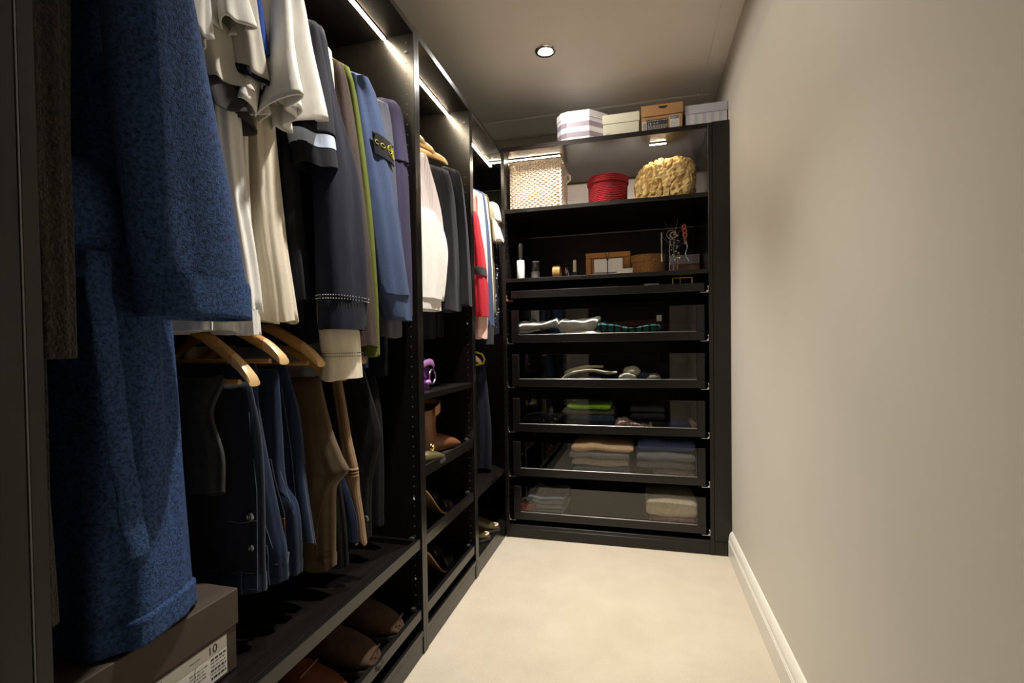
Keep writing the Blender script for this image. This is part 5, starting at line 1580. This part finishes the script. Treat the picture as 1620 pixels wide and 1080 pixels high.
# ================================================================== CLOTHES IN THE GLASS DRAWERS
def folded(name, label, x0, x1, y0, y1, z0, z1, mat, seed=1, sag=0.0, cat='clothes', group=None, roll=.45, curve=0.0, layers=1, taper=0.0):
    """a folded garment: rounded fold at the front (near) edge, soft top with wrinkles"""
    g = thing(name, ((x0+x1)/2, (y0+y1)/2, z0), label, cat, group)
    rnd = random.Random(seed)
    hh = (z1-z0)/layers
    p1, p2, p3 = rnd.uniform(0, 6), rnd.uniform(0, 6), rnd.uniform(0, 6)
    for L in range(layers):
        m = MB(); rings = []
        nx = 30
        zb = z0+hh*L
        for i in range(nx+1):
            f = i/nx
            x = x0+(x1-x0)*f
            e = min(1, min(f, 1-f)*14+.25)**.5
            lift = curve*4*(f-.5)**2 + sag*sin(3*f*pi+p1)*.5 + sag*.4*sin(7*f+p2)
            if L == 0: lift = max(lift, 0)
            hgt = hh*e*(1+.10*sin(5*f+p3)+.06*sin(13*f+p1)) * (1-taper*f)
            yo = .006*sin(4*f+p2+L)+.004*L*(-1)**L
            zc = zb+hh/2*1.0+lift
            r = hgt/2*.97
            ring = []
            # front rounded fold
            for k in range(9):
                a = -pi/2+pi*k/8
                ring.append((x, y0+yo+r*(1-cos(a))*1.2, zc+r*sin(a)))
            ring.append((x, (y0+y1)/2, zc+r+.004*sin(9*f+p3)))
            ring.append((x, y1, zc+r*.9)); ring.append((x, y1, zc-r)); ring.append((x, (y0+y1)/2, zc-r))
            rings.append(ring)
        m.loft(rings); finish('fold' if layers > 1 else 'folded_body', m, mat, g, angle=60)
    return g
Y0, Y1 = 2.445, 2.72
zb = [z0+.0205 for z0, z1 in DZ]
GD = 'folded clothes in the %s glass drawer'
# drawer 1
g1 = GD % 'top'
folded('trousers', 'navy garment folded under the white trousers in the top glass drawer', -.59, -.225, 2.455, Y1, zb[0], zb[0]+.038, F['navydark'], 1, 0, group=g1)
m = MB()
g = thing('trousers', (-.51, 2.5, zb[0]+.04), 'white trousers folded at the left of the top glass drawer', 'clothes', g1)
def roll_x(m, rows, n=20, seed=1, amp=.002):
    """soft roll running along x: rows (x, y, z, ry, rz)"""
    R_ = interp_rows([(r[0],)+tuple(r[1:]) for r in rows], 30)
    rnd = random.Random(seed); p = [rnd.uniform(0, 6) for _ in range(3)]
    rings = []
    for x, y, z, ry, rz in R_:
        rings.append([(x, y+ry*cos(a), z+rz*sin(a)+amp*sin(3*a+x*60+p[0])+amp*.6*sin(5*a-x*90+p[1])) for a in [2*pi*k/n for k in range(n)]])
    m.loft(rings); return m
bz_ = zb[0]
roll_x(m, [(-.612, 2.50, bz_+.060, .02, .012), (-.603, 2.50, bz_+.062, .05, .028), (-.55, 2.50, bz_+.066, .055, .022), (-.48, 2.50, bz_+.068, .055, .020), (-.43, 2.49, bz_+.074, .05, .024), (-.405, 2.48, bz_+.076, .045, .026), (-.39, 2.48, bz_+.070, .02, .016)])
finish('folded_body', m, F['white'], g, angle=60)
m = MB(); roll_x(m, [(-.612, 2.51, bz_+.028, .05, .004), (-.60, 2.50, bz_+.030, .055, .012), (-.53, 2.50, bz_+.040, .05, .009), (-.50, 2.50, bz_+.044, .03, .004)]); finish('lower_fold', m, F['white'], g, angle=60)
g = thing('trousers', (-.3, 2.5, zb[0]+.04), 'white trousers with drawn-up hem at the middle of the top drawer', 'clothes', g1)
m = MB(); roll_x(m, [(-.40, 2.47, bz_+.058, .02, .012), (-.385, 2.47, bz_+.060, .035, .034), (-.34, 2.48, bz_+.062, .045, .032), (-.27, 2.49, bz_+.066, .05, .030), (-.21, 2.49, bz_+.072, .05, .034), (-.19, 2.49, bz_+.092, .03, .012)]); finish('folded_body', m, F['white'], g, angle=60)
m = MB(); roll_x(m, [(-.36, 2.47, bz_+.028, .03, .006), (-.30, 2.47, bz_+.026, .04, .010), (-.20, 2.47, bz_+.024, .04, .012), (-.185, 2.47, bz_+.024, .02, .006)]); finish('lower_fold', m, F['white'], g, angle=60)
m = MB(); m.tube([(-.388+.012*sin(k*.55), 2.444-.002*k % 3*.001, bz_+.030+.0075*k) for k in range(9)], .0022, 6); finish('drawstring', m, F['cream'], g)
# teal and black striped roll
teal = striped('teal_stripes', (.012, .012, .016), (.018, .16, .15), 0, 30, .38, .85)
g = thing('scarf', (-.06, 2.48, bz_), 'teal and black striped knit rolled in the top glass drawer', 'clothes', g1)
m = MB(); roll_x(m, [(-.222, 2.48, bz_+.045, .01, .014), (-.205, 2.48, bz_+.046, .035, .032), (-.14, 2.48, bz_+.044, .04, .026), (-.06, 2.48, bz_+.032, .04, .018), (.0, 2.48, bz_+.032, .04, .018), (.06, 2.48, bz_+.040, .04, .024), (.095, 2.48, bz_+.042, .03, .016), (.102, 2.48, bz_+.040, .01, .006)]); finish('rolled_knit', m, teal, g, angle=60)
mb_ = MB(); roll_x(mb_, [(-.20, 2.47, bz_+.012, .02, .006), (-.1, 2.47, bz_+.010, .04, .009), (.05, 2.47, bz_+.010, .04, .009), (.10, 2.47, bz_+.010, .02, .005)]); finish('lower_fold', mb_, F['black'], g, angle=60)
maroon = fabric('dark_maroon_knit', (.040, .012, .014), 700, .4, .3)
g = folded('jumper', 'dark maroon jumper lying behind the teal roll in the top drawer', -.17, .115, 2.53, 2.74, zb[0], zb[0]+.085, maroon, 12, .004, group=g1)
m = MB(); m.box(.081, .105, 2.520, 2.523, bz_+.076, bz_+.106, .0005); finish('care_tag', m, plain('tag_white', (.45, .43, .38), .7), g)
# drawer 2
g2 = GD % 'second'
bz_ = zb[1]
def sock_strip(label, rows, mat, seed):
    g = thing('tights', (rows[0][0], rows[0][1], bz_), label, 'clothes', g2)
    m = MB(); roll_x(m, rows, 16, seed, .0015); finish('strip', m, mat, g, angle=60); return g
sock_strip('upper cream strip of rolled tights in the second drawer', [(-.375, 2.49, bz_+.044, .01, .006), (-.36, 2.49, bz_+.052, .02, .012), (-.30, 2.49, bz_+.068, .022, .011), (-.25, 2.49, bz_+.078, .022, .008), (-.18, 2.49, bz_+.078, .02, .005)], F['cream'], 3)
sock_strip('lower cream strip of rolled tights in the second drawer', [(-.385, 2.46, bz_+.014, .012, .008), (-.36, 2.46, bz_+.036, .016, .009), (-.30, 2.46, bz_+.056, .018, .007), (-.24, 2.46, bz_+.062, .02, .008), (-.15, 2.46, bz_+.050, .018, .008), (-.11, 2.46, bz_+.052, .012, .006)], F['cream'], 4)
folded('top', 'dark folded top under the cream tights in the second drawer', -.36, -.12, 2.475, Y1, bz_, bz_+.040, F['charcoal'], 5, .002, group=g2)
folded('top', 'pale grey folded edge at the bottom of the second drawer', -.30, -.19, 2.447, 2.47, bz_, bz_+.028, F['bluegrey'], 6, .002, group=g2)
for lab_, c, s_, mt in (('cream rolled sock balls on top, second drawer', (-.040, 2.48, bz_+.056), (.042, .03, .026), F['cream']), ('white folded sock under the cream roll, second drawer', (-.060, 2.47, bz_+.026), (.045, .03, .026), F['white']), ('denim blue rolled socks in the second drawer', (.010, 2.49, bz_+.026), (.034, .03, .026), fabric('sock_blue', (.05, .085, .19), 800, .3)), ('grey rolled socks at the right of the second drawer', (.062, 2.48, bz_+.024), (.036, .03, .024), fabric('sock_grey', (.30, .27, .23), 800, .3))):
    g = thing('sock_roll', c, lab_, 'socks', 'rolled socks in the second drawer')
    m = MB(); rings = []
    for i in range(15):
        t_ = -1+2*i/14
        r = math.sqrt(max(.01, 1-t_*t_))
        rings.append([(c[0]+s_[0]*t_, c[1]+s_[1]*r*cos(a)*(1+.06*sin(3*a)), c[2]+s_[2]*r*sin(a)*(1+.06*sin(4*a+t_*5))) for a in [2*pi*k/18 for k in range(18)]])
    m.loft(rings); finish('roll', m, mt, g, angle=60)
    m = MB(); m.torus((c[0]+s_[0]*.25, c[1], c[2]), s_[2]*.93, .0028, 'x', 20, 6, s_[1]/s_[2], 1); finish('cuff', m, mt, g)
# drawer 3
g3 = GD % 'third'; bz_ = zb[2]
folded('jeans', 'blue jeans folded under the grey and lime tops in the third drawer', -.345, -.125, 2.46, Y1, bz_, bz_+.066, fabric('light_denim', (.06, .095, .17), 1200, .3, .3), 7, .001, group=g3, layers=2)
folded('top', 'grey top folded below the lime one in the third drawer', -.385, -.13, 2.465, Y1, bz_+.066, bz_+.092, fabric('grey_top', (.17, .17, .14), 800, .3), 8, .004, group=g3)
folded('top', 'lime green top on the folded stack in the third drawer', -.36, -.145, 2.462, Y1, bz_+.093, bz_+.110, fabric('neon_green', (.30, .62, .03), 900, .2), 9, .005, group=g3, curve=.004)
g = thing('lace_top', (-.04, 2.48, bz_), 'crumpled pink and white patterned top in the third drawer', 'clothes', g3)
m = MB(); roll_x(m, [(-.125, 2.475, bz_+.020, .01, .010), (-.105, 2.475, bz_+.026, .03, .026), (-.07, 2.475, bz_+.030, .035, .022), (-.03, 2.475, bz_+.018, .035, .016), (.03, 2.475, bz_+.012, .03, .010), (.05, 2.475, bz_+.018, .02, .014), (.055, 2.475, bz_+.018, .005, .004)], 24, 7, .005)
finish('crumple', m, striped('pink_white_pattern', (.62, .36, .30), (.70, .66, .60), 0, 55, .5, .9), g, angle=60)
folded('top', 'dark navy folded tops filling the middle right of the third drawer', -.05, .115, 2.50, Y1, bz_, bz_+.11, F['charcoal'], 14, .003, group=g3, layers=3)
folded('top', 'bright blue folded top at the right of the third drawer', .125, .235, 2.465, Y1, bz_, bz_+.026, fabric('bright_blue', (.025, .05, .26), 900, .3), 15, .001, group=g3)
folded('top', 'small pink folded edge at the right end of the third drawer', .238, .262, 2.465, Y1, bz_, bz_+.030, F['pink'], 16, .001, group=g3)
folded('top', 'black folded top at the left of the third drawer', -.595, -.40, 2.475, Y1, bz_, bz_+.06, F['charcoal'], 17, .004, group=g3)
g = thing('chain_belt', (-.47, 2.46, bz_+.02), 'tangle of silver chain on the black top in the third drawer', 'belt')
m = MB(); rnd = random.Random(9)
for k in range(14): m.torus((-.53+.010*k, 2.462+.003*sin(k), bz_+.032+.010*sin(k*1.3)), .006, .0016, 'y' if k % 2 else 'x', 12, 5)
finish('link', m, M['chrome'], g)
# drawer 4
g4 = GD % 'fourth'; bz_ = zb[3]
lil = fabric('lilac_grey_knit', (.34, .33, .37), 700, .35); crm = fabric('stone_knit', (.54, .50, .41), 700, .35); bg = fabric('blue_grey_knit', (.25, .29, .37), 700, .35)
folded('jumper', 'blue-grey jumper at the bottom of the fourth drawer stack', -.335, -.055, 2.462, Y1, bz_, bz_+.034, bg, 21, .006, group=g4)
folded('jumper', 'stone coloured jumper, second from the bottom of the fourth drawer stack', -.34, -.06, 2.458, Y1, bz_+.035, bz_+.070, crm, 22, .008, group=g4)
folded('jumper', 'lilac-grey jumper under the peach one in the fourth drawer', -.352, -.058, 2.462, Y1, bz_+.071, bz_+.108, lil, 23, .008, group=g4)
folded('jumper', 'peach coloured jumper on top of the fourth drawer stack', -.338, -.036, 2.45, Y1, bz_+.109, bz_+.150, fabric('peach_knit', (.74, .52, .31), 700, .35), 24, .010, group=g4)
folded('jumper', 'grey folded jumper at the right of the fourth drawer', -.02, .250, 2.475, Y1, bz_+.030, bz_+.115, fabric('mid_grey_knit', (.22, .23, .26), 700, .35), 25, .006, group=g4, layers=2)
folded('jumper', 'dusky blue jumper on top at the right of the fourth drawer', -.015, .252, 2.485, Y1, bz_+.116, bz_+.172, fabric('dusky_blue_knit', (.08, .11, .26), 700, .35), 26, .003, group=g4)
folded('top', 'pale folded edge at the bottom right of the fourth drawer', .06, .245, 2.455, Y1, bz_, bz_+.026, crm, 27, .002, group=g4)
# drawer 5
g5 = GD % 'bottom'; bz_ = zb[4]
folded('top', 'white folded top at the bottom left of the lowest drawer', -.575, -.385, 2.46, Y1, bz_, bz_+.026, F['white'], 31, .003, group=g5)
folded('top', 'pale grey-blue lacy top folded at the left of the lowest drawer', -.58, -.385, 2.462, Y1, bz_+.027, bz_+.082, F['bluegrey'], 32, .006, group=g5, layers=2)
g = thing('bra', (-.588, 2.46, bz_), 'red and white lace piece at the left end of the lowest drawer', 'clothes', g5)
m = MB(); roll_x(m, [(-.612, 2.452, bz_+.03, .006, .01), (-.60, 2.452, bz_+.034, .014, .026), (-.57, 2.450, bz_+.040, .012, .020), (-.53, 2.450, bz_+.046, .009, .010)], 18, 3, .004); finish('lace', m, fabric('red_lace', (.36, .05, .06), 500, .6, .3), g, angle=60)
m = MB(); m.tube([(-.605, 2.448, bz_+.06), (-.595, 2.445, bz_+.085), (-.575, 2.445, bz_+.088), (-.55, 2.447, bz_+.07)], .004, 8); finish('strap', m, F['bluegrey'], g)
folded('top', 'pink patterned folded tops under the cream towel in the lowest drawer', .035, .262, 2.46, Y1, bz_, bz_+.028, fabric('pink_pattern', (.66, .40, .38), 300, .5, .4, 90), 33, .005, group=g5)
folded('towel', 'thick cream towel folded at the right of the lowest drawer', .022, .262, 2.448, Y1, bz_+.029, bz_+.118, fabric('cream_towel', (.78, .69, .52), 400, .9, .12), 34, .001, group=g5)

# push the folded clothes up against the glass of their drawers
for o in list(bpy.data.objects):
    if o.parent is None and str(o.get('group', '')).endswith(('glass drawer', 'second drawer')): o.location.y -= .019
